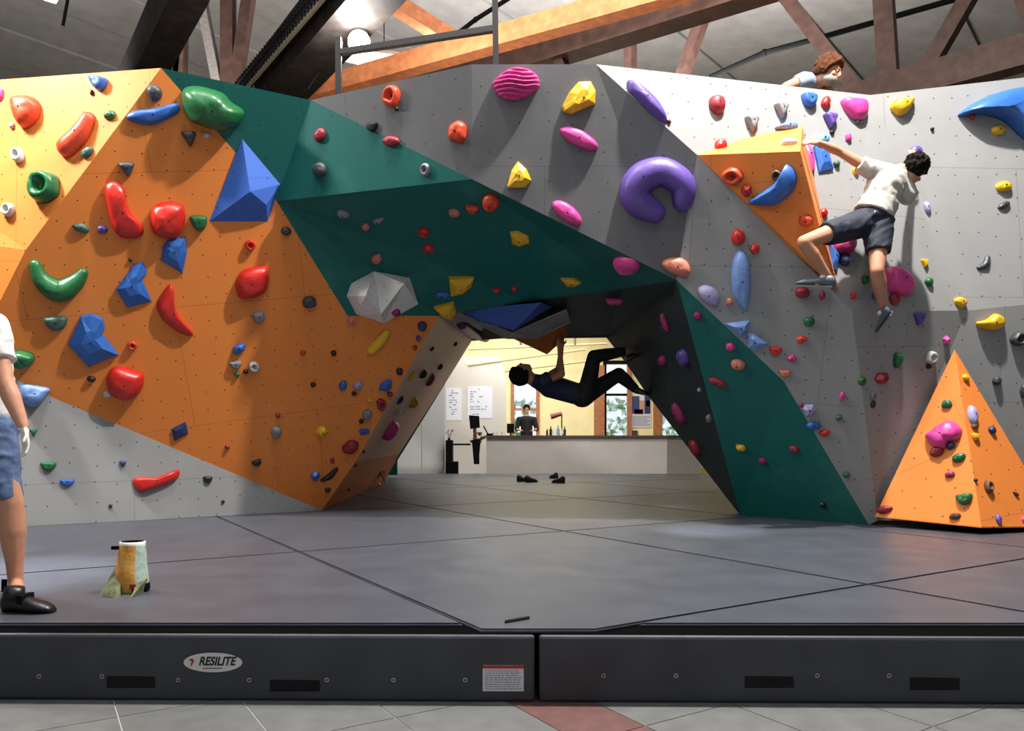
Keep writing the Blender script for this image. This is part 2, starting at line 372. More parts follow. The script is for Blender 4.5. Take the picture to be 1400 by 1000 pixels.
def facet(name, pts, m, label=None, thick=.02):
    """flat-shaded fan of triangles from the first point, given a real thickness"""
    pts = [V[p] if isinstance(p, str) else p for p in pts]
    tris = [(0, i, i+1) for i in range(1, len(pts)-1)]
    n = Vector((0, 0, 0))
    for a, b, c in tris: n += (pts[b]-pts[a]).cross(pts[c]-pts[a])
    n.normalize(); c = sum(pts, Vector())/len(pts)
    if n.dot(Vector((0, 0, CH))-c) < 0: n = -n
    bm = BM(); A = [bm.verts.new(p) for p in pts]; B = [bm.verts.new(p-n*thick) for p in pts]; N = len(pts)
    mi = {}
    for t in tris:
        mi[bm.faces.new([A[i] for i in t])] = 0; mi[bm.faces.new([B[i] for i in reversed(t)])] = 1
    for i in range(N): mi[bm.faces.new((A[i], B[i], B[(i+1) % N], A[(i+1) % N]))] = 1
    bmesh.ops.recalc_face_normals(bm, faces=bm.faces)
    uvl = bm.loops.layers.uv.new('UVMap')
    x = Vector((1, 0, 0)); x = (x-n*x.dot(n))
    if x.length < .3: x = Vector((0, 1, 0))-n*n.y
    x.normalize(); y = n.cross(x)
    for f in bm.faces:
        f.material_index = mi[f]
        for l in f.loops: l[uvl].uv = (l.vert.co.dot(x)+7.3, l.vert.co.dot(y)+3.1)
    for t in tris: FACETS.append(([pts[i] for i in t], n))
    me = bpy.data.meshes.new(name); bm.to_mesh(me); bm.free()
    o = link(name, me, [m, m_edge], cw)
    if label: o['label'] = label
    return o
FACETS = []
facet('wall_panel', ['a', 'b', 'c', 'd3'], m_or, 'bright orange panel at the upper left')
facet('wall_panel', ['d3', 'c', 'd', 'd2'], m_or)
facet('wall_panel', ['c', 'b', 'e1', 'e2', 'e3', 'e4'], m_or, 'large leaning orange panel')
facet('wall_panel', ['kick', 'kick2', 'd', 'c', 'e4', 'kg'], m_or)
facet('wall_panel', ['e4', 'e5', 'f1', 'kg'], m_or)
facet('wall_panel', ['kick', 'kg', 'kg1', 'kick2'], m_gr, 'grey kick panel at the foot of the orange face')
facet('wall_panel', ['kick2', 'kg1', 'kg0', 'd2', 'd'], m_gr)
facet('wall_panel', ['kg', 'f1', 'f2'], m_or)
facet('wall_panel', ['f1', 'f4', 'f3', 'f2'], m_or)
facet('wall_panel', ['e5', 'f6', 'f5', 'f4', 'f1'], m_gr_bounce, 'inner side panel of the arch, grey tinted taupe for orange bounce light')
facet('wall_panel', ['g0', 'b', 'e1', 'e2', 'e3', 'g1'], m_te, 'upper teal panel')
facet('wall_panel', ['g1', 'e3', 'g3', 'g2'], m_te, 'overhanging teal panel')
facet('wall_panel', ['e3', 'g3', 'g4', 'e5'], m_te)
facet('wall_panel', ['e3', 'e5', 'e4'], m_te)
m_un = panel_mat('underside_shadow_darkened', '232e30', .3, scuff='3a4648')  # near-black because the shadow under the arch is in the base colour
facet('wall_panel', ['g3', 'i2', 'i1', 'g4'], m_un, 'underside panel of the arch, darkened for its shadow')
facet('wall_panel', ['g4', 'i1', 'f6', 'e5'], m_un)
facet('wall_panel', ['g0', 'h1', 'g1'], m_gd, 'grey triangular panel at the top, darkened for overhang shade')
facet('wall_panel', ['g2', 'g1', 'h1', 'h2', 'h3'], m_gd, 'large grey overhanging panel with its shade put in the colour')
facet('wall_panel', ['h4', 'h5', 'h6', 'g2', 'h3'], m_gr, 'grey front panel of the right leg')
facet('wall_panel', ['i5', 'g2', 'h6', 'h5'], m_te, 'teal leg panel of the arch')
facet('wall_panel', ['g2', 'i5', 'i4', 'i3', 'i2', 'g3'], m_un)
facet('wall_panel', ['l1', 'h4', 'h3', 'h2', 'k1'], m_gr, 'upright light grey panel at the right')
facet('wall_panel', ['h4', 'l1', 'l3', 'h5'], m_gr)
facet('wall_panel', ['k1', 'k2', 'l4', 'l1'], m_gr)
facet('wall_panel', ['l1', 'l4', 'l2', 'l3'], m_gr)
# back structure: plywood deck on top, rear closing panels
m_ply = mat('rear_plywood', '6d6254', .8, var=.1, scale=5)
bm = BM(); top = [V[k].copy() for k in ('a', 'b', 'g0', 'h1', 'h2', 'k1', 'k2')]
prism(bm, [Vector((p.x, p.y+.22, 4.12)) for p in top]+[Vector((9.6, 12, 4.12)), Vector((-7.5, 12, 4.12))], Vector((0, 0, .03)))
obj('top_deck', bm, m_ply, cw)
def plain(pts, m=m_ply, name='rear_panel'):
    bm = BM(); pts = [V[p] if isinstance(p, str) else Vector(p) for p in pts]
    c = sum(pts, Vector())/len(pts)
    n = (pts[1]-pts[0]).cross(pts[2]-pts[0]).normalized()
    if n.y < 0: n = -n
    prism(bm, pts, n*.02); return obj(name, bm, m, cw)
plain([V['f6'], V['i1'], (0, 12, 4.2), (-1.5, 12, 4.2)])
plain([V['i1'], V['i2'], (3.0, 12, 4.2), (0, 12, 4.2)])
plain([V['i2'], V['i5']+Vector((.1, .3, 0)), (8.0, 12, .3), (8.0, 12, 4.2), (3.0, 12, 4.2)])
plain([V['f3'], V['f6'], (-1.5, 12, 4.2), (-7, 13, 4.2), (-7, 14, .3)])
# railing on the deck
m_steel = mat('black_steel', '101113', .45, metal=.3)
rl = empty('guard_rail', (-1.2, 7.6, 4.25), 'black steel guard rail on top of the wall at the centre', 'railing')
a0, a1 = P(463, 135, 7.6), P(463, 52, 7.6); b0, b1 = P(678, 90, 7.3), P(676, -60, 7.3)
for nm, p, q in (('post', a0, a1), ('post', b0, b1), ('top_rail', P(463, 72, 7.6), P(674, 40, 7.3))):
    bm = BM(); beam(bm, p, q, .055, .055); obj(nm, bm, m_steel, rl)

# ================================================================= ROOF TIMBER
m_w1 = mat('brown_timber', '41271e', .65, bump=.4, scale=7, var=.3)
m_w2 = mat('dark_timber', '120e0d', .85, bump=.3, scale=7, var=.25, spec=.1)
m_w3 = mat('timber_lamplight_tinted', 'c97a4c', .6, bump=.3, scale=9, var=.2)  # wood lightened to orange where the flood lamp shines on it
m_w4 = mat('grey_timber', '77706c', .7, var=.2)
def tplane(p0):  # vertical plane through p0 along D1
    def f(u, v):
        d = ray(u, v); n = Vector((D1.y, -D1.x, 0)); t = (p0-Vector((0, 0, CH))).dot(n)/d.dot(n)
        return Vector((0, 0, CH))+d*t
    return f
t1 = tplane(Z(1190, 130, 6.2))
tr = empty('roof_truss', Z(1190, 130, 6.2), 'brown timber roof truss with sloping webs above the right grey wall', 'truss')
bm = BM(); beam(bm, t1(820, 236), t1(1560, 26)+D1*-.5, .28, .42); obj('bottom_chord', bm, m_w1, tr)
for u0, v0, u1, v1, m, wd in ((862, 140, 861, -80, m_w1, .16), (920, 140, 978, -25, m_w1, .18), (1188, 145, 1050, -35, m_w1, .2), (1217, 135, 1203, -80, m_w1, .26), (1258, 112, 1345, -40, m_w1, .2), (1420, 60, 1380, -60, m_w1, .2)):
    bm = BM(); beam(bm, t1(u0, v0), t1(u1, v1), .2, wd, 0); obj('web', bm, m, tr)
t2p = Z(690, 88, 6.2); t2 = tplane(t2p)
tr2 = empty('roof_truss', t2p, 'dark heavy timber chord rising behind the centre of the wall top', 'truss')
bm = BM(); beam(bm, t2(560, 124), t2(1060, -40), .3, .5); obj('bottom_chord', bm, m_w1, tr2)
for u0, v0, u1, v1 in ((772, 100, 758, 62),):
    bm = BM(); beam(bm, t2(u0, v0), t2(u1, v1), .14, .14); obj('web', bm, m_w1, tr2)
tr3 = empty('roof_truss', P(300, 100, 12.5), 'group of upright brown timber webs behind the teal wall top', 'truss')
for u0, v0, u1, v1, m, wd in ((246, 130, 250, -50, m_w1, .16), (240, 130, 262, -90, m_w1, .1), (301, 130, 268, -40, m_w4, .14), (312, 140, 312, -50, m_w1, .19), (319, 140, 347, -50, m_w1, .17), (223, 130, 226, 50, m_w1, .12)):
    bm = BM(); beam(bm, P(u0, v0, 12.5), P(u1, v1, 12.5), .2, wd); obj('web', bm, m, tr3)
boxo('bottom_chord', (-8.5, 12.38, 6.3), (-3.5, 12.62, 6.6), m_w1, tr3)
def ibeam(nm, p, q, wx, wz, m, label, cat='beam', grp=None):
    bm = BM(); beam(bm, p, q, wx, wz); o = centred(obj(nm, bm, m)); return tag(o, label, cat, grp)
ibeam('timber_beam', Z(150, 190, 5.9), Z(262, -40, 5.9), .36, .5, m_w2, 'very dark timber beam above the top corner of the orange face')
bb = empty('timber_beam', Z(375, 130, 5.8), 'wide near-black beam edged with a bolted steel plate, left of the lamp', 'beam')
bm = BM(); beam(bm, Z(318, 185, 5.8), Z(538, -70, 5.8), .5, .62); obj('beam_body', bm, m_w2, bb)
# bolted plate on its left edge
pa, pb = Z(300, 155, 5.75), Z(460, -35, 5.75); dd = (pb-pa); x, y = frame_of(dd)
bm = BM(); beam(bm, pa, pb, .05, .2); obj('steel_plate', bm, mat('galvanised', '8d8a84', .5, metal=.5), bb)
bm = BM()
for i in range(46):
    for sx in (-.075, 0, .075):
        c = pa+dd*((i+.5)/46)+y*sx+x*.0; cyl(bm, c-x*.06, c+x*.06, .022, .022, 6)
for sx in (-.04, .04):
    beam(bm, pa+y*sx, pb+y*sx, .1, .025)
o = obj('bolt_heads', bm, m_blk, bb); o['kind'] = 'stuff'
bm = BM(); beam(bm, pa-x*.16, pb-x*.16, .05, .16); obj('packing_board', bm, mat('pale_board', 'c9b49c', .6), bb)
ibeam('timber_beam', Z(330, 152, 5.9), Z(960, -25, 5.9), .2, .24, m_w3, 'timber beam coloured honey to show the lamp light, running up to the right', grp='honey timber braces by the lamp')
ibeam('timber_beam', P(512, -12, 11), P(690, 100, 12), .2, .22, m_w3, 'timber brace tinted honey for lamp light, crossing behind the beam', grp='honey timber braces by the lamp')
def pipe(nm, pts, r, m, label, cat):
    bm = BM()
    for i in range(len(pts)-1): cyl(bm, pts[i], pts[i+1], r, r, 8)
    for p in pts[1:-1]: ell(bm, p, (r*1.3,)*3, seg=8)
    return tag(centred(obj(nm, bm, m)), label, cat)
pipe('sprinkler_pipe', [P(970, 106, 12.8), P(1045, 72, 12.4), P(1120, 52, 12.0), P(1320, -5, 11.3)], .045, m_blk, 'thin black sprinkler pipe crossing behind the right truss', 'pipe')
pipe('sprinkler_pipe', [P(628, 44, 10.5), P(650, 27, 10.4), P(700, -5, 10.2)], .03, m_blk, 'short black pipe behind the upright rail post', 'pipe')
pipe('hanging_conduit', [P(86, 36, 9.5), P(94, -8, 9.5)], .02, m_blk, 'short black conduit hanging from the ceiling at far left', 'pipe')
pipe('electric_cable', [P(421, 122, 9.0), P(440, 92, 9.2), P(462, 66, 9.4), P(500, 40, 9.7), P(535, 8, 10)], .007, m_blk, 'thin dark cable looping past the lamp', 'cable')
# lamp and skylight panel
lp = empty('flood_lamp', P(491, 58, 8.25), 'bright white flood lamp shining above the dip in the wall top', 'lamp')
c = P(491, 58, 8.25); bm = BM(); ell(bm, c, (.12, .12, .12)); obj('bulb', bm, mat('lamp_glow', (1, .98, .95), emit=14), lp, True)
bm = BM(); cyl(bm, c+Vector((0, .02, .1)), c+Vector((0, .02, .28)), .1, .05, 16); obj('housing', bm, m_blk, lp)
bm = BM(); cyl(bm, c+Vector((0, .02, .28)), c+Vector((0, .02, 3.0)), .012, .012, 6); obj('stem', bm, m_blk, lp)
l = bpy.data.lights.new('flood_lamp_light', 'POINT'); l.energy = 420; l.shadow_soft_size = .13; l.color = (1, .93, .85)
lo = bpy.data.objects.new('flood_lamp_light', l); C.objects.link(lo); lo.location = c+Vector((0, -.2, -.05))
sk = [Z(466, 83, 7.0), Z(498, 72, 7.0), Z(552, 79, 7.0), Z(514, 94, 7.0)]
lt = empty('light_panel', sk[0], 'flat white diamond shaped light panel right below the flood lamp', 'lamp')
bm = BM(); prism(bm, sk, Vector((0, 0, .03))); obj('diffuser', bm, mat('panel_glow', (1, 1, 1), emit=1.6), lt)
bm = BM(); prism(bm, [p+Vector((0, 0, .031)) for p in sk], Vector((0, 0, .05))); obj('housing', bm, m_metal, lt)
bm = BM(); cc = sum(sk, Vector())/4
for s_ in (-.2, .2): cyl(bm, cc+Vector((s_, 0, .08)), cc+Vector((s_, 0, 2.4)), .008, .008, 6)
obj('hanger', bm, m_blk, lt)
pipe('ceiling_fixture', [P(62, -6, 9.5), P(75, -2, 9.5)], .06, mat('panel_glow2', (1, 1, 1), emit=3), 'small bright fixture at the very top left edge', 'lamp')
# ================================================================= RECEPTION seen through the arch
YR = 19.0
m_white = mat('white_board_wall', 'cfcac2', .7, var=.03)
m_white2 = mat('pale_grey_wall', 'c3c4c3', .7)
m_frame = mat('varnished_wood', 'a4663a', .5, bump=.2, scale=12, var=.2)
m_glass = mat('window_glass', 'd8e4ee', .05)
b_ = m_glass.node_tree.nodes['Principled BSDF']; b_.inputs['Transmission Weight'].default_value = .9; b_.inputs['Alpha'].default_value = .35
# yellow rear wall with real openings for window, door and side light
YB = 23.0
def X(u, Y): return (u-700)*Y/F
def Zv(v, Y): return CH+(HZ-v)*Y/F
wr = empty('wall_far', (0, YB, 0)); tag(wr, kind='structure')
def slab(x0, x1, z0, z1, m=m_cream): return boxo('wall_section', (x0, YB, z0), (x1, YB+.2, z1), m, wr)
ops = [(X(703, YB), X(733, YB), .9, Zv(525, YB)), (X(829, YB), X(858, YB), 0.0, Zv(498, YB)), (X(905, YB), X(945, YB), .9, Zv(548, YB))]
xs = -12
for x0, x1, z0, z1 in ops:
    slab(xs, x0, 0, 10)
    if z0 > 0: slab(x0, x1, 0, z0)
    slab(x0, x1, z1, 10); xs = x1
slab(xs, 12, 0, 10)
def win(nm, x0, x1, z0, z1, m, bars=(), t=.06, label=None):
    w_ = empty(nm, ((x0+x1)/2, YB, z0)); tag(w_, label, kind='structure')
    for a, b in (((x0-t, z0-t), (x0, z1+t)), ((x1, z0-t), (x1+t, z1+t)), ((x0, z1), (x1, z1+t)), ((x0, z0-t), (x1, z0))):
        boxo('frame', (a[0], YB-.06, a[1]), (b[0], YB+.05, b[1]), m, w_)
    for z in bars: boxo('bar', (x0, YB-.04, z-.035), (x1, YB+.04, z+.035), m_blk if m is m_blk else m, w_)
    boxo('pane', (x0, YB+.06, z0), (x1, YB+.07, z1), m_glass, w_)
    return w_
win('window_1', *ops[0], m_frame, bars=(Zv(560, YB),), t=.1)
d = win('door_1', ops[1][0], ops[1][1], .02, ops[1][3], m_blk, bars=(Zv(540, YB),), t=.1)
boxo('door_handle', (ops[1][0]+.02, YB-.1, 1.0), (ops[1][0]+.05, YB-.04, 1.3), m_metal, d)
win('window_2', *ops[2], m_frame, t=.07)
for u0, u1, v0 in ((812, 826, 500), (857, 863, 500), (893, 904, 545)):
    tag(boxo('trim_1', (X(u0, YB), YB-.1, 0), (X(u1, YB), YB-.001, Zv(v0, YB)), m_frame), kind='structure')
# garden seen through the panes
gd = empty('exterior_hedge', (2, 30, 0), 'green hedge outside beyond the glass door', 'hedge')
bm = BM(); rnd = random.Random(2)
for i in range(500):
    c = Vector((rnd.uniform(-2, 8), rnd.uniform(29, 31), rnd.uniform(0, 2.6))); a = rnd.uniform(0, 6)
    d1 = Vector((math.cos(a), .3, math.sin(a)))*.18; d2 = Vector((-math.sin(a), .2, math.cos(a)))*.09
    bm.faces.new([bm.verts.new(c+d1), bm.verts.new(c+d2), bm.verts.new(c-d1), bm.verts.new(c-d2)])
o = obj('leaves', bm, mat('leaf_green', '5f8f3c', .6, var=.3)); o.parent = gd; o.matrix_parent_inverse = Matrix.Translation(gd.location).inverted(); o['kind'] = 'stuff'
boxo('stems', (-2, 30.2, 0), (8, 30.4, .5), mat('bark', '4b3a2a'), gd)
# ceiling pipes and lowered cream ceiling over reception
for i, (a, b) in enumerate((((640, 500), (800, 478)), ((640, 478), (830, 470)), ((690, 508), (900, 482)))):
    pipe('service_pipe', [P(*a, 21), P(*b, 21)], .03, mat('pipe_cream', 'b5a873', .6), ['lowest', 'upper', 'middle'][i]+' cream service pipe above the reception', 'pipe')
for u in (712, 745, 786):
    pipe('pendant_rod', [P(u, 430, 20.5), P(u, 472, 20.5)], .03, mat('bronze', '5a5030', .5), {712: 'leftmost', 745: 'middle', 786: 'rightmost'}[u]+' short vertical rod hanging above the reception', 'pipe')
# white partition
pt = empty('partition_wall', (X(650, 21), 21, 0)); tag(pt, kind='structure'); pt.name = 'wall_partition'
bm = BM(); prism(bm, [Vector((X(u, 21), 21, Zv(v, 21))) for u, v in ((592, 662), (592, 486), (684, 489), (692, 520), (692, 662))], Vector((0, .12, 0))); obj('board', bm, m_white, pt)
pn = empty('wall_nook', (X(577, 18.6), 18.6, 0)); tag(pn, kind='structure')
bm = BM(); prism(bm, [Vector((X(u, 18.6), 18.6, Zv(v, 18.6))) for u, v in ((540, 664), (540, 440), (576, 440), (576, 664))], Vector((0, .1, 0))); obj('board', bm, m_white2, pn)
bm = BM(); prism(bm, [Vector((X(u, 18.6), 18.6, Zv(v, 18.6))) for u, v in ((577.3, 664), (577.3, 440), (608, 440), (608, 664))], Vector((0, .1, 0))); obj('board', bm, m_white2, pn)
# teal climbing panel scrap beyond the orange toe
bm = BM(); prism(bm, [P(500, 560, 16), P(543, 560, 16), P(543, 650, 16), P(500, 650, 16)], Vector((0, .05, 0)))
tag(centred(obj('training_board', bm, m_te)), 'sliver of teal board standing behind the orange toe of the wall', 'board')
# notices
def notice(u0, v0, u1, v1, Y, label, rows, seed):
    t = empty('notice_sheet', (X((u0+u1)/2, Y), Y, Zv(v1, Y)), label, 'notice')
    boxo('sheet', (X(u0, Y), Y-.012, Zv(v1, Y)), (X(u1, Y), Y-.002, Zv(v0, Y)), mat('notice_white', 'dfe2ea', .6), t)
    bm = BM(); r = random.Random(seed); y = v0+3
    while y < v1-3:
        x = u0+4
        while x < u1-5:
            wd = r.uniform(1.5, 5)
            if r.random() < .7: box(bm, (X(x, Y), Y-.016, Zv(y+1.1, Y)), (X(min(x+wd, u1-3), Y), Y-.011, Zv(y, Y)))
            x += wd+1.3
            if r.random() < .18: break
        y += rows
    obj('printed_lines', bm, mat('grey_ink', '6c7080', .6), t)
notice(610, 531, 631, 575, 21, 'narrow white notice of short printed lines, left on the partition', 3.2, 1)
notice(639, 529, 673, 572, 21, 'wide white notice of printed lines, right on the partition', 3.4, 5)
# poster right of the door
ps_ = empty('poster', (X(876, YB), YB, 1.5), 'poster with a dark colourful picture above grey print, right of the door', 'poster')
boxo('sheet', (X(863, YB), YB-.03, Zv(585, YB)), (X(890, YB), YB-.01, Zv(540, YB)), mat('poster_paper', 'c9c8cc', .5), ps_)
for u0, u1, v0, v1, cc in ((864, 874, 542, 566, '3a3763'), (881, 889, 541, 566, '2a2850'), (874, 881, 548, 566, 'b98a78'), (867, 879, 560, 567, 'b8585c'), (883, 888, 548, 556, 'a8b4d8')):
    boxo('picture_patch', (X(u0, YB), YB-.034, Zv(v1, YB)), (X(u1, YB), YB-.03, Zv(v0, YB)), mat('print_'+cc, cc), ps_)
bm = BM()
for i in range(5): box(bm, (X(865, YB), YB-.034, Zv(571+i*2.7, YB)), (X(888-(i % 2)*3, YB), YB-.03, Zv(570+i*2.7, YB)))
obj('printed_lines', bm, MATS['grey_ink'], ps_)
tag(boxo('wall_box', (X(864, YB), YB-.1, Zv(596, YB)), (X(871, YB), YB-.002, Zv(589, YB)), m_w1), 'small brown box on the wall under the poster', 'box')
# counter
ct = empty('reception_counter', (X(790, YR), YR, 0), 'long pale grey reception counter with a dark wooden top', 'counter')
m_ctr = mat('counter_grey', 'b5b0aa', .6, var=.04, scale=3)
boxo('front_panel', (X(665, YR), YR, 0), (X(912, YR), YR+.06, Zv(598.5, YR)), m_ctr, ct)
bm = BM(); prism(bm, [Vector((X(912, YR)+.004, YR, 0)), Vector((X(975, YR), YR+1.2, 0)), Vector((X(975, YR), YR+1.26, 0)), Vector((X(912, YR)+.004, YR+.06, 0))], Vector((0, 0, Zv(598.5, YR)))); obj('side_panel', bm, m_ctr, ct)
bm = BM(); zt = Zv(598.5, YR)+.001
prism(bm, [Vector(p) for p in ((X(662, YR), YR-.08, zt), (X(913, YR), YR-.08, zt), (X(978, YR), YR+1.15, zt), (X(978, YR), YR+1.6, zt), (X(905, YR), YR+.7, zt), (X(662, YR), YR+.7, zt))], Vector((0, 0, .05))); obj('worktop', bm, mat('dark_worktop', '4a3a30', .5), ct)
zt += .051
boxo('end_panel', (X(665, YR), YR+.065, 0), (X(665, YR)+.06, YR+.7, zt-.055), m_ctr, ct)
tag(boxo('low_wall_panel', (X(944, YR), 20.8, .3), (X(1010, YR), 20.9, .95), m_white2), 'white low panel visible right of the counter under the teal leg', 'panel')
tag(boxo('timber_step', (X(944, YR)-.1, 20.4, 0), (X(1010, YR), 20.75, .33), mat('golden_step', 'b08a3c', .6)), 'golden timber step at the right foot of the counter', 'step')
def onct(u, dy=.3): return Vector((X(u, YR+dy), YR+dy, zt))
# things on the counter
for i, u in enumerate((676, 681, 687)):
    bm = BM(); c = onct(u, .1); cyl(bm, c, c+Vector((0, 0, .09)), .03, .036, 12)
    tag(centred(obj('paper_cup', bm, mat('cup_white', 'f1ece2', .5))), ['leftmost', 'middle', 'rightmost'][i]+' of three small white cups on the left end of the counter', 'cup', 'cups on the counter')
k = empty('card_reader', onct(671, .25), 'small dark till gear left of the cups on the counter', 'till')
boxo('base', onct(665, .2), onct(674, .4)+Vector((0, 0, .05)), m_blk, k); bm = BM(); beam(bm, onct(667, .3)+Vector((0, 0, .04)), onct(661, .3)+Vector((0, 0, .24)), .12, .03); obj('screen', bm, m_blk, k)
k = empty('desk_monitor', onct(700, .45), 'dark monitor on the counter left of the receptionist', 'monitor')
boxo('screen', onct(693, .4)+Vector((0, 0, .06)), onct(703, .44)+Vector((0, 0, .3)), m_blk, k); boxo('stand', onct(697, .4), onct(699, .48)+Vector((0, 0, .07)), m_blk, k)
k = empty('desk_lamp', onct(764, .35), 'desk lamp with a dark red shade on the counter', 'lamp')
b0 = onct(768, .35)
bm = BM(); cyl(bm, b0, b0+Vector((0, 0, .03)), .09, .08); obj('base', bm, m_blk, k)
bm = BM(); cyl(bm, b0, b0+Vector((.0, 0, .52)), .018); obj('stem', bm, mat('brass', '8a6a30', .4, metal=.6), k)
bm = BM(); c = onct(760, .35)+Vector((0, 0, .52)); cyl(bm, c+Vector((-.13, 0, -.05)), c+Vector((.15, 0, .03)), .07, .05); obj('shade', bm, mat('dark_red_shade', '7a1c2c', .4), k)
rnd = random.Random(3)
for i, (u, cc, s_) in enumerate(((748, '2b2b2b', .09), (753, '1d2528', .12), (757, 'dfe8ee', .1), (763, '88a8b8', .13), (767, 'f0f4f8', .1), (772, '2a3a30', .12))):
    c = onct(u, .12); bm = BM(); cyl(bm, c, c+Vector((0, 0, s_*1.3)), s_*.3, s_*.28, 10); cyl(bm, c+Vector((0, 0, s_*1.3)), c+Vector((0, 0, s_*1.9)), s_*.13, s_*.12, 10)
    tag(centred(obj('bottle', bm, mat('bottle_'+cc, cc, .3))), ['black squat bottle, leftmost of the row below the desk lamp', 'dark taller bottle, second of the row below the desk lamp', 'white bottle between dark and blue ones below the desk lamp', 'blue grey bottle, tallest of the row below the desk lamp', 'white bottle right of the blue grey one', 'dark green bottle, rightmost of the row below the desk lamp'][i], 'bottle', 'bottles on the counter')
# gate, kiosk
gt = empty('entry_gate', (X(614, 18.4), 18.4, .0), 'black entry gate post with a horizontal bar beside the partition', 'gate')
boxo('post', (X(609.5, 18.4), 18.3, 0), (X(619, 18.4), 18.6, Zv(602, 18.4)), m_blk, gt, bevel=.02)
boxo('base', (X(609.5, 18.3), 18.15, 0), (X(627, 18.3), 18.29, Zv(631, 18.3)), m_blk, gt, bevel=.02)
bm = BM(); cyl(bm, (X(619, 18.4), 18.45, Zv(608, 18.4)), (X(643, 18.4), 18.45, Zv(608, 18.4)), .022); obj('bar', bm, m_blk, gt)
ks = empty('check_in_kiosk', (X(650, 18.5), 18.5, 0), 'black check-in screen on a cluttered stand left of the counter', 'kiosk')
bm = BM(); prism(bm, [Vector((X(u, 18.5), 18.5, Zv(v, 18.5))) for u, v in ((641, 568), (655, 569), (656, 585), (643, 587))], Vector((0, .06, 0))); obj('screen', bm, m_blk, ks)
bm = BM(); cyl(bm, P(649, 586, 18.53), P(650, 604, 18.53), .04); obj('neck', bm, m_w1, ks)
bm = BM(); prism(bm, [Vector((X(u, 18.5), 18.45, Zv(v, 18.5))) for u, v in ((645, 602), (657, 600), (655, 622), (655, 635), (648, 635), (646, 612))], Vector((0, .25, 0))); obj('stand', bm, m_blk, ks)
bm = BM()
for i in range(14):
    c = P(rnd.uniform(645, 662), rnd.uniform(592, 606), 18.5); ell(bm, c, (.05, .05, .04), seg=8)
o = obj('leaflet_clutter', bm, mat('clutter_brown', '7c5138', .6, col2='1c1a1a', scale=8), ks); o['kind'] = 'stuff'
pl = empty('potted_twig', P(614, 601, 18.45), 'small twiggy plant standing on the gate post', 'plant')
bm = BM(); c = P(614, 602, 18.45)
cyl(bm, c, c+Vector((0, 0, .05)), .03, .035); obj('pot', bm, m_blk, pl)
bm = BM()
for i in range(9):
    a = c+Vector((0, 0, .04)); e = a+Vector((rnd.uniform(-.1, .1), rnd.uniform(-.05, .05), rnd.uniform(.1, .22))); cyl(bm, a, e, .006, .003, 5); ell(bm, e, (.018, .01, .018), seg=6)
obj('twigs', bm, mat('twig', '8c8078', .6), pl)
# shoes left on the far mats
def shoe_mesh(bm, heel, toe, up, wd, ht, sole=0):
    """climbing shoe from heel to toe"""
    d = (toe-heel); L_ = d.length; d.normalize(); s = d.cross(up).normalized()
    prof = [(-.02, .75, .45), (.05, 1.0, .62), (.2, 1.02, .66), (.38, .78, .8), (.6, .62, 1.0), (.8, .5, .95), (.93, .36, .7), (1.02, .18, .35)]
    rings = []
    for t, h_, w_ in prof:
        c = heel+d*L_*t; R = []
        for k in range(12):
            a = 2*math.pi*k/12; y = math.sin(a); x = math.cos(a)
            R.append(bm.verts.new(c+s*x*wd/2*w_+up*(ht*h_*(.5+.5*y) if y > -.6 else 0)))
        rings.append(R)
    for i in range(len(rings)-1):
        for k in range(12): bm.faces.new((rings[i][k], rings[i][(k+1) % 12], rings[i+1][(k+1) % 12], rings[i+1][k]))
    bm.faces.new(rings[0][::-1]); bm.faces.new(rings[-1])
UP = Vector((0, 0, 1))
for u, v, a, lab in ((707, 659, .2, 'left shoe of the dark pair lying on the far mats'), (718, 660, .3, 'right shoe of the dark pair lying on the far mats'),
                     (762, 655, 2.2, 'small dark shoe on the far mats, nearer the counter'), (772, 661, 2.8, 'small dark shoe tipped beside another under the arch')):
    h = G(u, v)+Vector((0, 0, .003)); bm = BM(); d_ = Vector((math.cos(a), math.sin(a), 0)); shoe_mesh(bm, h, h+d_*.24, UP, .1, .13)
    tag(centred(obj('climbing_shoe', bm, mat('shoe_dark', '2c3037', .5), None, True)), lab, 'shoe', 'shoes left on the far mats')

# ================================================================= CHALK BUCKET on the mat
cb = empty('chalk_bucket', G(167, 815), 'yellow and mint roll-top chalk bucket standing on the front mat', 'bag')
Yb = G(167, 815).y
m_yel = mat('ochre_canvas', 'dfa850', .8, bump=1, scale=14, col2='cf9440', dist=.008); m_mint = mat('mint_canvas', 'a9c0b4', .8, bump=.8, scale=22, var=.1, dist=.008)
m_olive = mat('olive_pattern', '6d7548', .8, col2='3b4038', scale=22)
c0 = G(172, 812)+Vector((0, .06, .002))
def tubebag(bm, c, prof, n=24, a0=0, a1=2*math.pi, closed=True):
    R = []
    for z, rx, ry, dx in prof:
        R.append([bm.verts.new(c+Vector((dx+rx*math.cos(a0+(a1-a0)*k/(n-1 if not closed else n)), ry*math.sin(a0+(a1-a0)*k/(n-1 if not closed else n)), z))) for k in range(n)])
    for i in range(len(R)-1):
        for k in range(n if closed else n-1): bm.faces.new((R[i][k], R[i][(k+1) % n], R[i+1][(k+1) % n], R[i+1][k]))
    return R
prof = [(0, .085, .075, 0), (.02, .09, .08, .0), (.08, .083, .078, .0), (.15, .073, .07, .002), (.20, .07, .06, .004), (.255, .062, .052, .006)]
bm = BM(); R = tubebag(bm, c0, prof, 28, -math.pi*.98, -math.pi*.30, False); obj('yellow_side', bm, m_yel, cb, True)
bm = BM(); R = tubebag(bm, c0, prof, 28, -math.pi*.30, math.pi*1.02, False); obj('mint_side', bm, m_mint, cb, True)
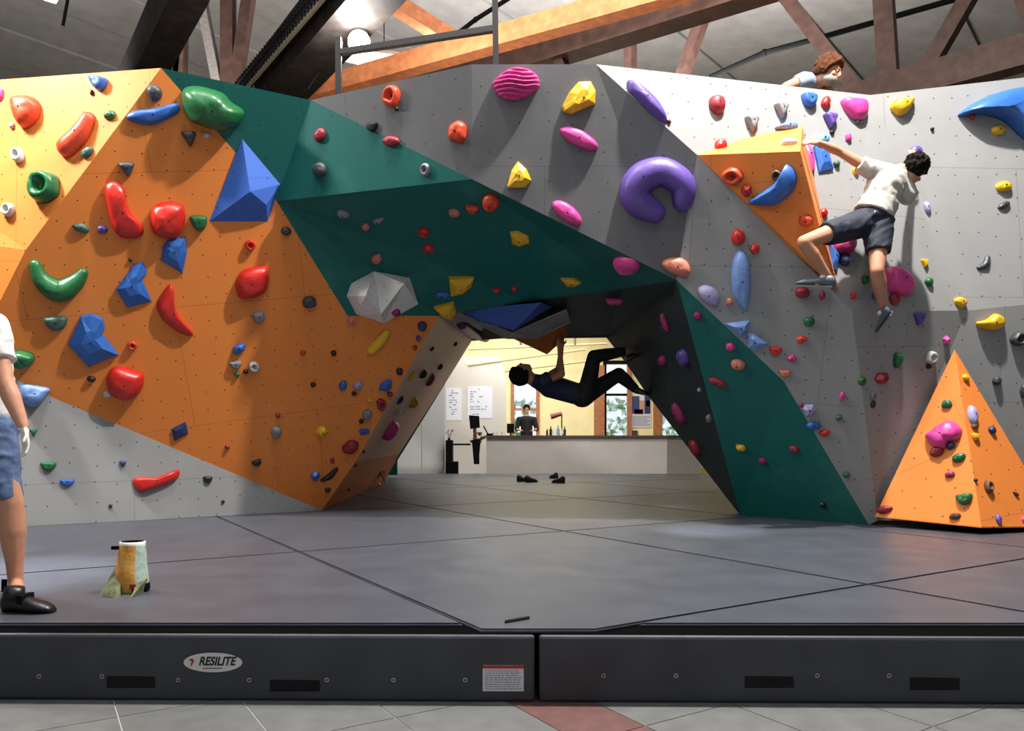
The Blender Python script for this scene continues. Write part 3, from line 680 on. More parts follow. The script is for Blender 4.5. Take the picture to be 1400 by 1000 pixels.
bm = BM(); tubebag(bm, c0, [(.238, .0635, .053, .006), (.262, .065, .055, .006), (.263, .060, .050, .006)], 28); obj('rim', bm, mat('white_trim', 'dcdcd4', .7), cb, True)
bm = BM(); R = tubebag(bm, c0, [(.263, .0602, .0502, .006), (.15, .06, .055, .0)], 28); bm.faces.new(R[1]); obj('dark_lining', bm, m_blk, cb, True)
bm = BM(); R = tubebag(bm, c0, [(.0, .088, .078, 0), (.012, .0925, .082, 0), (.045, .09, .081, 0)], 28, -math.pi*.36, math.pi*.5, False); obj('black_base_band', bm, m_blk, cb, True)
bm = BM()
prism(bm, [G(135, 816), G(150, 818), G(158, 818)+Vector((0, 0, .0)), c0+Vector((-.075, -.02, .13))], Vector((.01, .03, .0))); obj('side_pocket', bm, m_olive, cb)
bm = BM(); prism(bm, [G(178, 819), G(202, 808), c0+Vector((.088, -.01, .07)), c0+Vector((.06, -.07, .05))], Vector((-.01, .03, 0))); obj('side_pocket', bm, m_olive, cb)
bm = BM(); box(bm, c0+Vector((-.085, -.045, .225)), c0+Vector((-.05, -.03, .243))); obj('strap_tab', bm, m_blk, cb)
bm = BM(); box(bm, c0+Vector((.03, -.083, .025)), c0+Vector((.055, -.078, .05))); o = obj('red_tag', bm, m_inkr, cb)
# ================================================================= VOLUMES (geometric shapes screwed to the wall)
def bvh():
    vs = []; fs = []
    for pts, n in FACETS:
        b = len(vs); vs += pts; fs += [(b, b+i, b+i+1) for i in range(1, len(pts)-1)]
    return BVHTree.FromPolygons(vs, fs)
def proper_bvh():
    bm = BM(); tris = []
    for pts, n in FACETS:
        f = bm.faces.new([bm.verts.new(p) for p in pts])
    bmesh.ops.triangulate(bm, faces=bm.faces[:]); t = BVHTree.FromBMesh(bm); bm.free(); return t
TREE = proper_bvh(); WALLTREE = TREE
def hit(u, v, tree=None):
    d = ray(u, v).normalized(); loc, n, i, dist = (tree or TREE).ray_cast(Vector((0, 0, CH)), d)
    if loc is None: return None, None
    if n.dot(d) > 0: n = -n
    return loc, n
def on_plane(u, v, p, n):
    d = ray(u, v); t = (p-Vector((0, 0, CH))).dot(n)/d.dot(n); return Vector((0, 0, CH))+d*t
m_vb = panel_mat('blue_volume', '3a66c0', .25, scuff='6f86b8', amt=.25)  # blue raised to make up for weak fill light on this volume
m_vw = panel_mat('white_volume', 'dedcd8', .14, scuff='8f8d8a', amt=.4)
def volume(name, outline, tops, faces, m, label, wall_uv=None, grp='large screwed-on volumes'):
    """outline: px on the wall; tops: (u,v,height) above the wall; faces index into outline+tops"""
    cu = wall_uv or (sum(p[0] for p in outline)/len(outline), sum(p[1] for p in outline)/len(outline))
    p0, n = hit(*cu, WALLTREE)
    base = [hit(u, v, WALLTREE)[0] or on_plane(u, v, p0, n) for u, v in outline]
    top = []
    for u, v, h in tops:
        q = on_plane(u, v, p0+n*h, n); top.append(q)
    A = base+top; t = empty(name, sum(base, Vector())/len(base), label, 'volume', grp)
    for f in [(f[0], f[i], f[i+1]) for f in faces for i in range(1, len(f)-1)]:
        pts = [A[i] for i in f]; c = sum(pts, Vector())/len(pts); nn = (pts[1]-pts[0]).cross(pts[2]-pts[0]).normalized()
        mid = sum(A, Vector())/len(A)
        if nn.dot(c-mid) < 0: nn = -nn
        bm = BM(); prism(bm, pts, -nn*.012)
        bmesh.ops.recalc_face_normals(bm, faces=bm.faces)
        uvl = bm.loops.layers.uv.new('UVMap'); x = Vector((1, 0, .2)); x = (x-nn*x.dot(nn)).normalized(); y = nn.cross(x)
        for fc in bm.faces:
            for l in fc.loops: l[uvl].uv = (l.vert.co.dot(x)+3, l.vert.co.dot(y)+5)
        me = bpy.data.meshes.new('face_panel'); bm.to_mesh(me); bm.free(); link('face_panel', me, m, t)
        FACETS.append((pts, nn))
    return t
volume('wall_volume', [(331, 190), (383, 252), (366, 303), (286, 303)], [(342, 262, .15), (364, 280, .09)], [(0, 1, 4), (1, 5, 4), (1, 2, 5), (2, 3, 4, 5), (3, 0, 4)], m_vb, 'large blue faceted volume between the orange face and the teal', (330, 260))
volume('wall_volume', [(511, 371), (560, 380), (572, 416), (525, 442), (487, 430), (474, 405), (480, 388)], [(521, 430, .2), (500, 405, .3), (552, 388, .24)], [(0, 1, 9), (1, 2, 9), (9, 2, 3, 7), (7, 3, 4), (8, 7, 4, 5), (8, 5, 6), (0, 8, 6), (0, 9, 7, 8)], m_vw, 'off-white many-sided volume on the corner of orange and teal', (530, 400))
# orange wedge volume on the right corner
A_ = dict(l=V['h3']+Vector((-.0, .02, 0)), t=P(1094, 207, 6.25), b=P(1141, 392, 6.72), bl=P(1088, 337, 6.83), tr=P(1097, 172, 6.98), rb=P(1146, 395, 6.9), tl=P(1010, 191, 6.92))
ov = empty('wall_volume', P(1080, 280, 6.9), 'orange wedge volume on the corner beside the climber in white shirt', 'volume', 'large screwed-on volumes')
A_['l'] = V['h3'].copy(); A_['tl'] = pr(1010, 191); A_['tr'] = pr(1097, 172); A_['rb'] = pr(1146, 395); A_['bl'] = (V['h3'].lerp(V['h4'], .62)); A_['b'] = P(1141, 392, 6.60)
for ks_ in (('l', 't', 'b'), ('l', 'b', 'bl'), ('l', 'tl', 't'), ('tl', 'tr', 't'), ('t', 'tr', 'rb'), ('t', 'rb', 'b'), ('bl', 'b', 'rb')):
    pts = [A_[k] for k in ks_]; nn = Vector(); c = sum(pts, Vector())/len(pts)
    for i in range(len(pts)): nn += (pts[i]-c).cross(pts[(i+1) % len(pts)]-c)
    nn.normalize(); mid = P(1090, 280, 6.9)
    if nn.dot(c-mid) < 0: nn = -nn
    bm = BM(); prism(bm, pts, -nn*.012); bmesh.ops.recalc_face_normals(bm, faces=bm.faces)
    uvl = bm.loops.layers.uv.new('UVMap'); x = Vector((1, 0, .2)); x = (x-nn*x.dot(nn)).normalized(); y = nn.cross(x)
    for fc in bm.faces:
        for l in fc.loops: l[uvl].uv = (l.vert.co.dot(x)+3, l.vert.co.dot(y)+5)
    me = bpy.data.meshes.new('face_panel'); bm.to_mesh(me); bm.free(); link('face_panel', me, m_or, ov); FACETS.append((pts, nn))
# orange pyramid standing at the right
pa_ = dict(a=P(1305, 478, 7.22), l=P(1196, 707, 7.35), f=P(1342, 722, 6.45), r=P(1450, 721, 6.75), rb=P(1420, 690, 7.5))
pw = plane3(V['l1'], V['l4'], V['l2'])
for k, uv in dict(a=(1305, 478), l=(1196, 707)).items(): pa_[k] = Vector((0, 0, CH))+(pw(*uv)-Vector((0, 0, CH)))*.99
print('pyr', pa_)
py = empty('wall_volume', (4.1, 7.0, .33), 'tall orange pyramid volume at the foot of the right wall', 'volume', 'large screwed-on volumes')
for ks_ in (('a', 'l', 'f'), ('a', 'f', 'r'), ('l', 'f', 'r', 'rb')):
    pts = [pa_[k] for k in ks_]; nn = (pts[1]-pts[0]).cross(pts[2]-pts[0]).normalized(); c = sum(pts, Vector())/len(pts)
    if nn.dot(c-Vector((4.2, 7.4, 1))) < 0: nn = -nn
    bm = BM(); prism(bm, pts, -nn*.012); bmesh.ops.recalc_face_normals(bm, faces=bm.faces)
    uvl = bm.loops.layers.uv.new('UVMap'); x = Vector((1, 0, .2)); x = (x-nn*x.dot(nn)).normalized(); y = nn.cross(x)
    for fc in bm.faces:
        for l in fc.loops: l[uvl].uv = (l.vert.co.dot(x)+3, l.vert.co.dot(y)+5)
    me = bpy.data.meshes.new('face_panel'); bm.to_mesh(me); bm.free(); link('face_panel', me, m_or, py); FACETS.append((pts, nn))
# volumes hanging under the arch lip
def hangvol(pts, m, label, faces):
    t = empty('wall_volume', pts[0], label, 'volume', 'volumes under the arch')
    mid = sum(pts, Vector())/len(pts)
    for f in faces:
        q = [pts[i] for i in f]; nn = (q[1]-q[0]).cross(q[2]-q[0]).normalized(); c = sum(q, Vector())/len(q)
        if nn.dot(c-mid) < 0: nn = -nn
        bm = BM(); prism(bm, q, -nn*.012); obj('face_panel', bm, m, t)
        FACETS.append((q, nn))
m_blu = mat('blue_paint', '2a4f9c', .5, var=.1); m_brn = mat('orange_brown_paint', 'b5651d', .55, var=.15, scale=6); m_gy = mat('grey_paint', '8a8784', .6, var=.1)
hangvol([P(622, 424, 8.5), P(740, 414, 8.05), P(755, 420, 8.4), P(702, 452, 8.3), P(655, 440, 8.4), P(690, 420, 9.2)], m_blu, 'blue wedge volume hanging under the lip of the arch', [(0, 1, 3, 4), (1, 2, 3), (0, 5, 4), (2, 5, 3), (4, 3, 5)])
hangvol([P(625, 427, 8.75), P(700, 456, 8.55), P(775, 424, 8.3), P(780, 440, 8.9), P(735, 462, 8.9), P(690, 462, 9.1)], m_gy, 'grey wedge volume behind the blue one under the arch', [(0, 1, 5), (1, 2, 3, 4), (1, 4, 5), (0, 5, 4, 3)])
hangvol([P(680, 452, 9.4), P(770, 440, 9.2), P(775, 460, 9.3), P(748, 485, 9.25), P(690, 458, 9.7)], m_brn, 'orange brown wedge volume hanging by the hand of the arch climber', [(0, 1, 3), (1, 2, 3), (0, 3, 4), (4, 3, 2)])
hangvol([P(512, 632, 12.4), P(527, 640, 12.2), P(526, 661, 12.6), P(519, 645, 12.0)], m_or, 'small orange triangular volume on the toe of the left leg', [(0, 1, 3), (1, 2, 3), (0, 3, 2)])
# blue volume low on the right of the orange wedge
TREE = proper_bvh()

# ================================================================= HOLDS
HC = dict(R=('c2261f', .32), P=('d0408f', .4), Y=('d8a91c', .4), G=('1d6136', .35), B=('2c5fae', .4), N=('27345e', .4), V=('5b4596', .4), L=('9a97c0', .45),
          K=('3a3c42', .45), W=('bdbdbb', .5), S=('c97864', .5), O=('cf4526', .4), M=('93215c', .45), C=('8d2030', .45), T=('3c5a50', .5), D=('141416', .5), A=('6f8fc9', .45), Q=('7a7d82', .45), U=('5a3a22', .6), I=('6fa0d8', .4))
def hmat(c):
    return mat('hold_'+c, HC[c][0], HC[c][1], bump=.25, scale=35, var=.1)
m_bolt = mat('bolt_dark', '101012', .5)
CN = dict(R='red', P='pink', Y='yellow', G='green', B='blue', N='navy', V='purple', L='lavender', K='charcoal', W='off-white', S='salmon', O='orange red', M='magenta', C='crimson', T='grey green', D='black', A='pale blue', Q='grey', U='brown', I='light blue')
def resample(pts, k=4):
    n = len(pts); out_ = []
    for i in range(n):
        p0, p1, p2, p3 = pts[i-1], pts[i], pts[(i+1) % n], pts[(i+2) % n]
        for j in range(k):
            t = j/k
            out_.append(tuple(.5*((2*b)+(-a+c)*t+(2*a-5*b+4*c-d)*t*t+(-a+3*b-3*c+d)*t**3) for a, b, c, d in zip(p0, p1, p2, p3)))
    return out_
def frame_n(n):
    x = Vector((1, 0, 0)); x = x-n*x.dot(n)
    if x.length < .35: x = Vector((0, 1, 0))-n*n.y
    x.normalize(); y = n.cross(x)
    if y.z < 0: y = -y; 
    return x, y
def ray_frame(p, n):
    x, y = frame_n(n); return x, y
def dome(pts, depth, kind='s', apex=None, seed=0):
    """pts: 2-D outline (m) -> bmesh local with z out of the wall"""
    rnd = random.Random(seed); bm = BM()
    cx = sum(p[0] for p in pts)/len(pts); cy = sum(p[1] for p in pts)/len(pts)
    if apex: cx, cy = apex
    if kind in 'f':
        n = len(pts); o0 = [bm.verts.new((*p, -.004)) for p in pts]
        o1 = [bm.verts.new((cx+(p[0]-cx)*.93, cy+(p[1]-cy)*.93, depth*rnd.uniform(.28, .5))) for p in pts]
        o2 = [bm.verts.new((cx+(p[0]-cx)*.42, cy+(p[1]-cy)*.42, depth*rnd.uniform(.82, 1))) for p in pts]
        for A, B in ((o0, o1), (o1, o2)):
            for i in range(n): bm.faces.new((A[i], A[(i+1) % n], B[(i+1) % n], B[i]))
        top = bm.verts.new((cx, cy, depth*.97))
        for i in range(n): bm.faces.new((o2[i], o2[(i+1) % n], top))
        bm.faces.new(o0[::-1]); return bm, (cx, cy, depth*.98)
    pts = resample(pts, 10 if kind == 'w' else 4) if len(pts) < 18 else pts; n = len(pts)
    prof = {'s': [(1, -.005), (1.0, .12), (.965, .35), (.87, .62), (.7, .84), (.45, .96), (.2, 1.0)],
            'o': [(1, -.005), (1.0, .2), (.93, .6), (.78, .92), (.62, 1.0), (.45, .8), (.3, .4), (.2, .3)],
            'w': [(1, -.005), (1, .1)]+[(math.cos(t), math.sin(t)) for t in [math.pi/2*(i+.5)/26 for i in range(26)]], 'w0': [(1, -.005), (1.0, .15), (.96, .4), (.86, .66), (.7, .84), (.5, .94), (.3, .98), (.15, 1)],
            'c': [(1, -.005), (.97, .25), (.9, .6), (.8, .86), (.62, .98), (.35, 1), (.18, 1)]}[kind]
    R = []
    for s_, h in prof:
        R.append([bm.verts.new((cx+(p[0]-cx)*s_, cy+(p[1]-cy)*s_, depth*h)) for p in pts])
    for i in range(len(R)-1):
        for k in range(n): bm.faces.new((R[i][k], R[i][(k+1) % n], R[i+1][(k+1) % n], R[i+1][k]))
    bm.faces.new(R[0][::-1]); bm.faces.new(R[-1])
    sc_ = max(abs(p[0]-cx) for p in pts)+max(abs(p[1]-cy) for p in pts)
    for v in bm.verts:
        if v.co.z > 0:
            q = noise.noise(Vector((v.co.x, v.co.y, v.co.z))*(5/sc_)+Vector((seed, 0, 0)))
            if kind == 'w': v.co.z += depth*.16*math.sin(v.co.y/sc_*62+1.6*math.sin(v.co.x/sc_*8)+q)*min(1, 2*v.co.z/depth)
            else: v.co.z += depth*.10*q*(v.co.z/depth)
    return bm, (cx, cy, depth*(1.0 if kind != 'o' else .28))
def shape(st, w_, h_, seed):
    r = random.Random(seed*7+1); n = 10
    if st == 'tri': return [(-.5*w_, .42*h_), (0, .5*h_), (.5*w_, .4*h_), (.28*w_, -.1*h_), (0, -.5*h_), (-.26*w_, -.1*h_)]
    if st == 'cup': return [(-.5*w_, .4*h_), (-.2*w_, .5*h_), (.2*w_, .5*h_), (.5*w_, .38*h_), (.45*w_, -.1*h_), (.2*w_, -.45*h_), (-.1*w_, -.5*h_), (-.4*w_, -.2*h_)]
    if st == 'gem':
        return [(w_/2*math.cos(a)*r.uniform(.82, 1.08), h_/2*math.sin(a)*r.uniform(.82, 1.08)) for a in [2*math.pi*(i+r.uniform(-.25, .25))/6 for i in range(6)]]
    return [(w_/2*math.cos(a)*r.uniform(.88, 1.08), h_/2*math.sin(a)*r.uniform(.88, 1.08)) for a in [2*math.pi*i/n for i in range(n)]]
REG = {}
def group_for(u, v, small):
    k = 'footholds' if small else 'climbing holds'
    if u > 1190: s = 'on the far right grey wall'
    elif u > 940: s = 'around the right corner of the wall'
    elif u > 600: s = 'on the middle of the arch'
    elif u > 470 or (u > 380 and v < 300): s = 'on the left side of the arch'
    else: s = 'on the orange left side'
    return k+' '+s
HN = 0
def finish(o_bm, M, col, name, label, u, v, bolt=None, sm=True, small=False, br=None):
    global HN
    HN += 1
    me = bpy.data.meshes.new(name); bmesh.ops.recalc_face_normals(o_bm, faces=o_bm.faces); o_bm.to_mesh(me); o_bm.free()
    o = link(name, me, hmat(col), None, sm); o.matrix_world = M
    tag(o, label, 'hold', group_for(u, v, small))
    if bolt:
        r = br or .008; bm = BM(); cyl(bm, (bolt[0], bolt[1], bolt[2]-.01), (bolt[0], bolt[1], bolt[2]+.0025), r, r, 8)
        me = bpy.data.meshes.new('bolt'); bmesh.ops.recalc_face_normals(bm, faces=bm.faces); bm.to_mesh(me); bm.free()
        b = link('bolt', me, m_bolt); b.parent = o
    return o
def hold(u, v, w_, h_, rot, st, col, label, depth=None):
    p, n = hit(u, v)
    if p is None: print('MISS', u, v, label); return
    k = p.y/F; W, H = w_*k, h_*k; x, y = frame_n(n)
    if x.cross(y).dot(n) < 0: pass
    sgn = 1 if x.cross(y).dot(n) > 0 else -1
    a = -math.radians(rot)
    X_ = x*math.cos(a)+y*math.sin(a); Y_ = -x*math.sin(a)+y*math.cos(a)
    if sgn < 0: X_ = -X_
    kind = {'f': 'f', 'gem': 'f', 'o': 'o', 'tri': 'c', 'cup': 'c', 'w': 'w'}.get(st, 's')
    pts = shape(st if st in ('tri', 'cup', 'gem') else 'b', W, H, HN)
    D = depth if depth else .42*min(W, H)+.01
    bm, bolt = dome(pts, D, kind, seed=HN)
    M = Matrix.Translation(p) @ Matrix((X_, Y_, n)).transposed().to_4x4()
    big = w_ >= 13 or h_ >= 13
    finish(bm, M, col, 'climbing_hold' if w_*h_ > 130 else 'foothold', label, u, v, bolt if big else None, kind != 'f', w_*h_ <= 130, br=max(.006, min(.011, W*.06)))
def outl(pts, kind, col, label, depth, apex=None, at=None, bolt=True):
    cu, cv = at or (sum(p[0] for p in pts)/len(pts), sum(p[1] for p in pts)/len(pts))
    p, n = hit(cu, cv)
    if p is None: print('MISS', cu, cv, label); return
    x, y = frame_n(n)
    if x.cross(y).dot(n) < 0: x = -x
    # shift outline so that its mid-depth section matches the photograph
    q = [on_plane(a, b, p+n*depth*.25, n)-p for a, b in pts]; L2 = [(d.dot(x), d.dot(y)) for d in q]
    ap = None
    if apex: d = on_plane(*apex, p+n*depth*.7, n)-p; ap = (d.dot(x), d.dot(y))
    bm, bl = dome(L2, depth, kind, ap, HN)
    M = Matrix.Translation(p) @ Matrix((x, y, n)).transposed().to_4x4()
    finish(bm, M, col, 'climbing_hold', label, cu, cv, bl if bolt else None, kind != 'f')
def tubeh(path, col, label, flat=.9, bolt=True, name='climbing_hold'):
    """path of (u, v, radius px)"""
    m_ = path[len(path)//2]; p, n = hit(m_[0], m_[1])
    if p is None: print('MISS', m_, label); return
    x, y = frame_n(n)
    if x.cross(y).dot(n) < 0: x = -x
    k = p.y/F; q = []
    for a, b, r in path:
        d = on_plane(a, b, p+n*r*k*.4, n)-p; q.append((d.dot(x), d.dot(y), r*k))
    # smooth path
    fine = []
    for i in range(len(q)-1):
        p0, p1, p2, p3 = q[max(i-1, 0)], q[i], q[i+1], q[min(i+2, len(q)-1)]
        for j in range(5):
            t = j/5; fine.append(tuple(.5*((2*b)+(-a+c)*t+(2*a-5*b+4*c-d)*t*t+(-a+3*b-3*c+d)*t**3) for a, b, c, d in zip(p0, p1, p2, p3)))
    fine.append(q[-1])
    # rounded ends
    def endcap(a, b, sgn):
        dx, dy = a[0]-b[0], a[1]-b[1]; L_ = math.hypot(dx, dy) or 1; dx /= L_; dy /= L_
        return [(a[0]+dx*a[2]*math.sin(t), a[1]+dy*a[2]*math.sin(t), a[2]*math.cos(t)+.0005) for t in (.5, .95, 1.3, 1.54)]
    full = endcap(fine[0], fine[1], 1)[::-1]+fine+endcap(fine[-1], fine[-2], 1)
    bm = BM(); R = []; N_ = len(full)
    for i, (a, b, r) in enumerate(full):
        a0, b0, _ = full[max(i-1, 0)]; a1, b1, _ = full[min(i+1, N_-1)]; dx, dy = a1-a0, b1-b0; L_ = math.hypot(dx, dy) or 1; nx, ny = -dy/L_, dx/L_
        R.append([bm.verts.new((a+nx*r*math.cos(t), b+ny*r*math.cos(t), (r*math.sin(t) if math.sin(t) > 0 else 0)*flat*1.25-.004)) for t in [2*math.pi*(k_+.0)/14 for k_ in range(14)]])
    for i in range(N_-1):
        for k_ in range(14): bm.faces.new((R[i][k_], R[i][(k_+1) % 14], R[i+1][(k_+1) % 14], R[i+1][k_]))
    bm.faces.new(R[0][::-1]); bm.faces.new(R[-1])
    M = Matrix.Translation(p) @ Matrix((x, y, n)).transposed().to_4x4()
    mid = fine[len(fine)//2]
    return finish(bm, M, col, name, label, m_[0], m_[1], (mid[0], mid[1], mid[2]*flat*1.25-.004) if bolt else None, True)
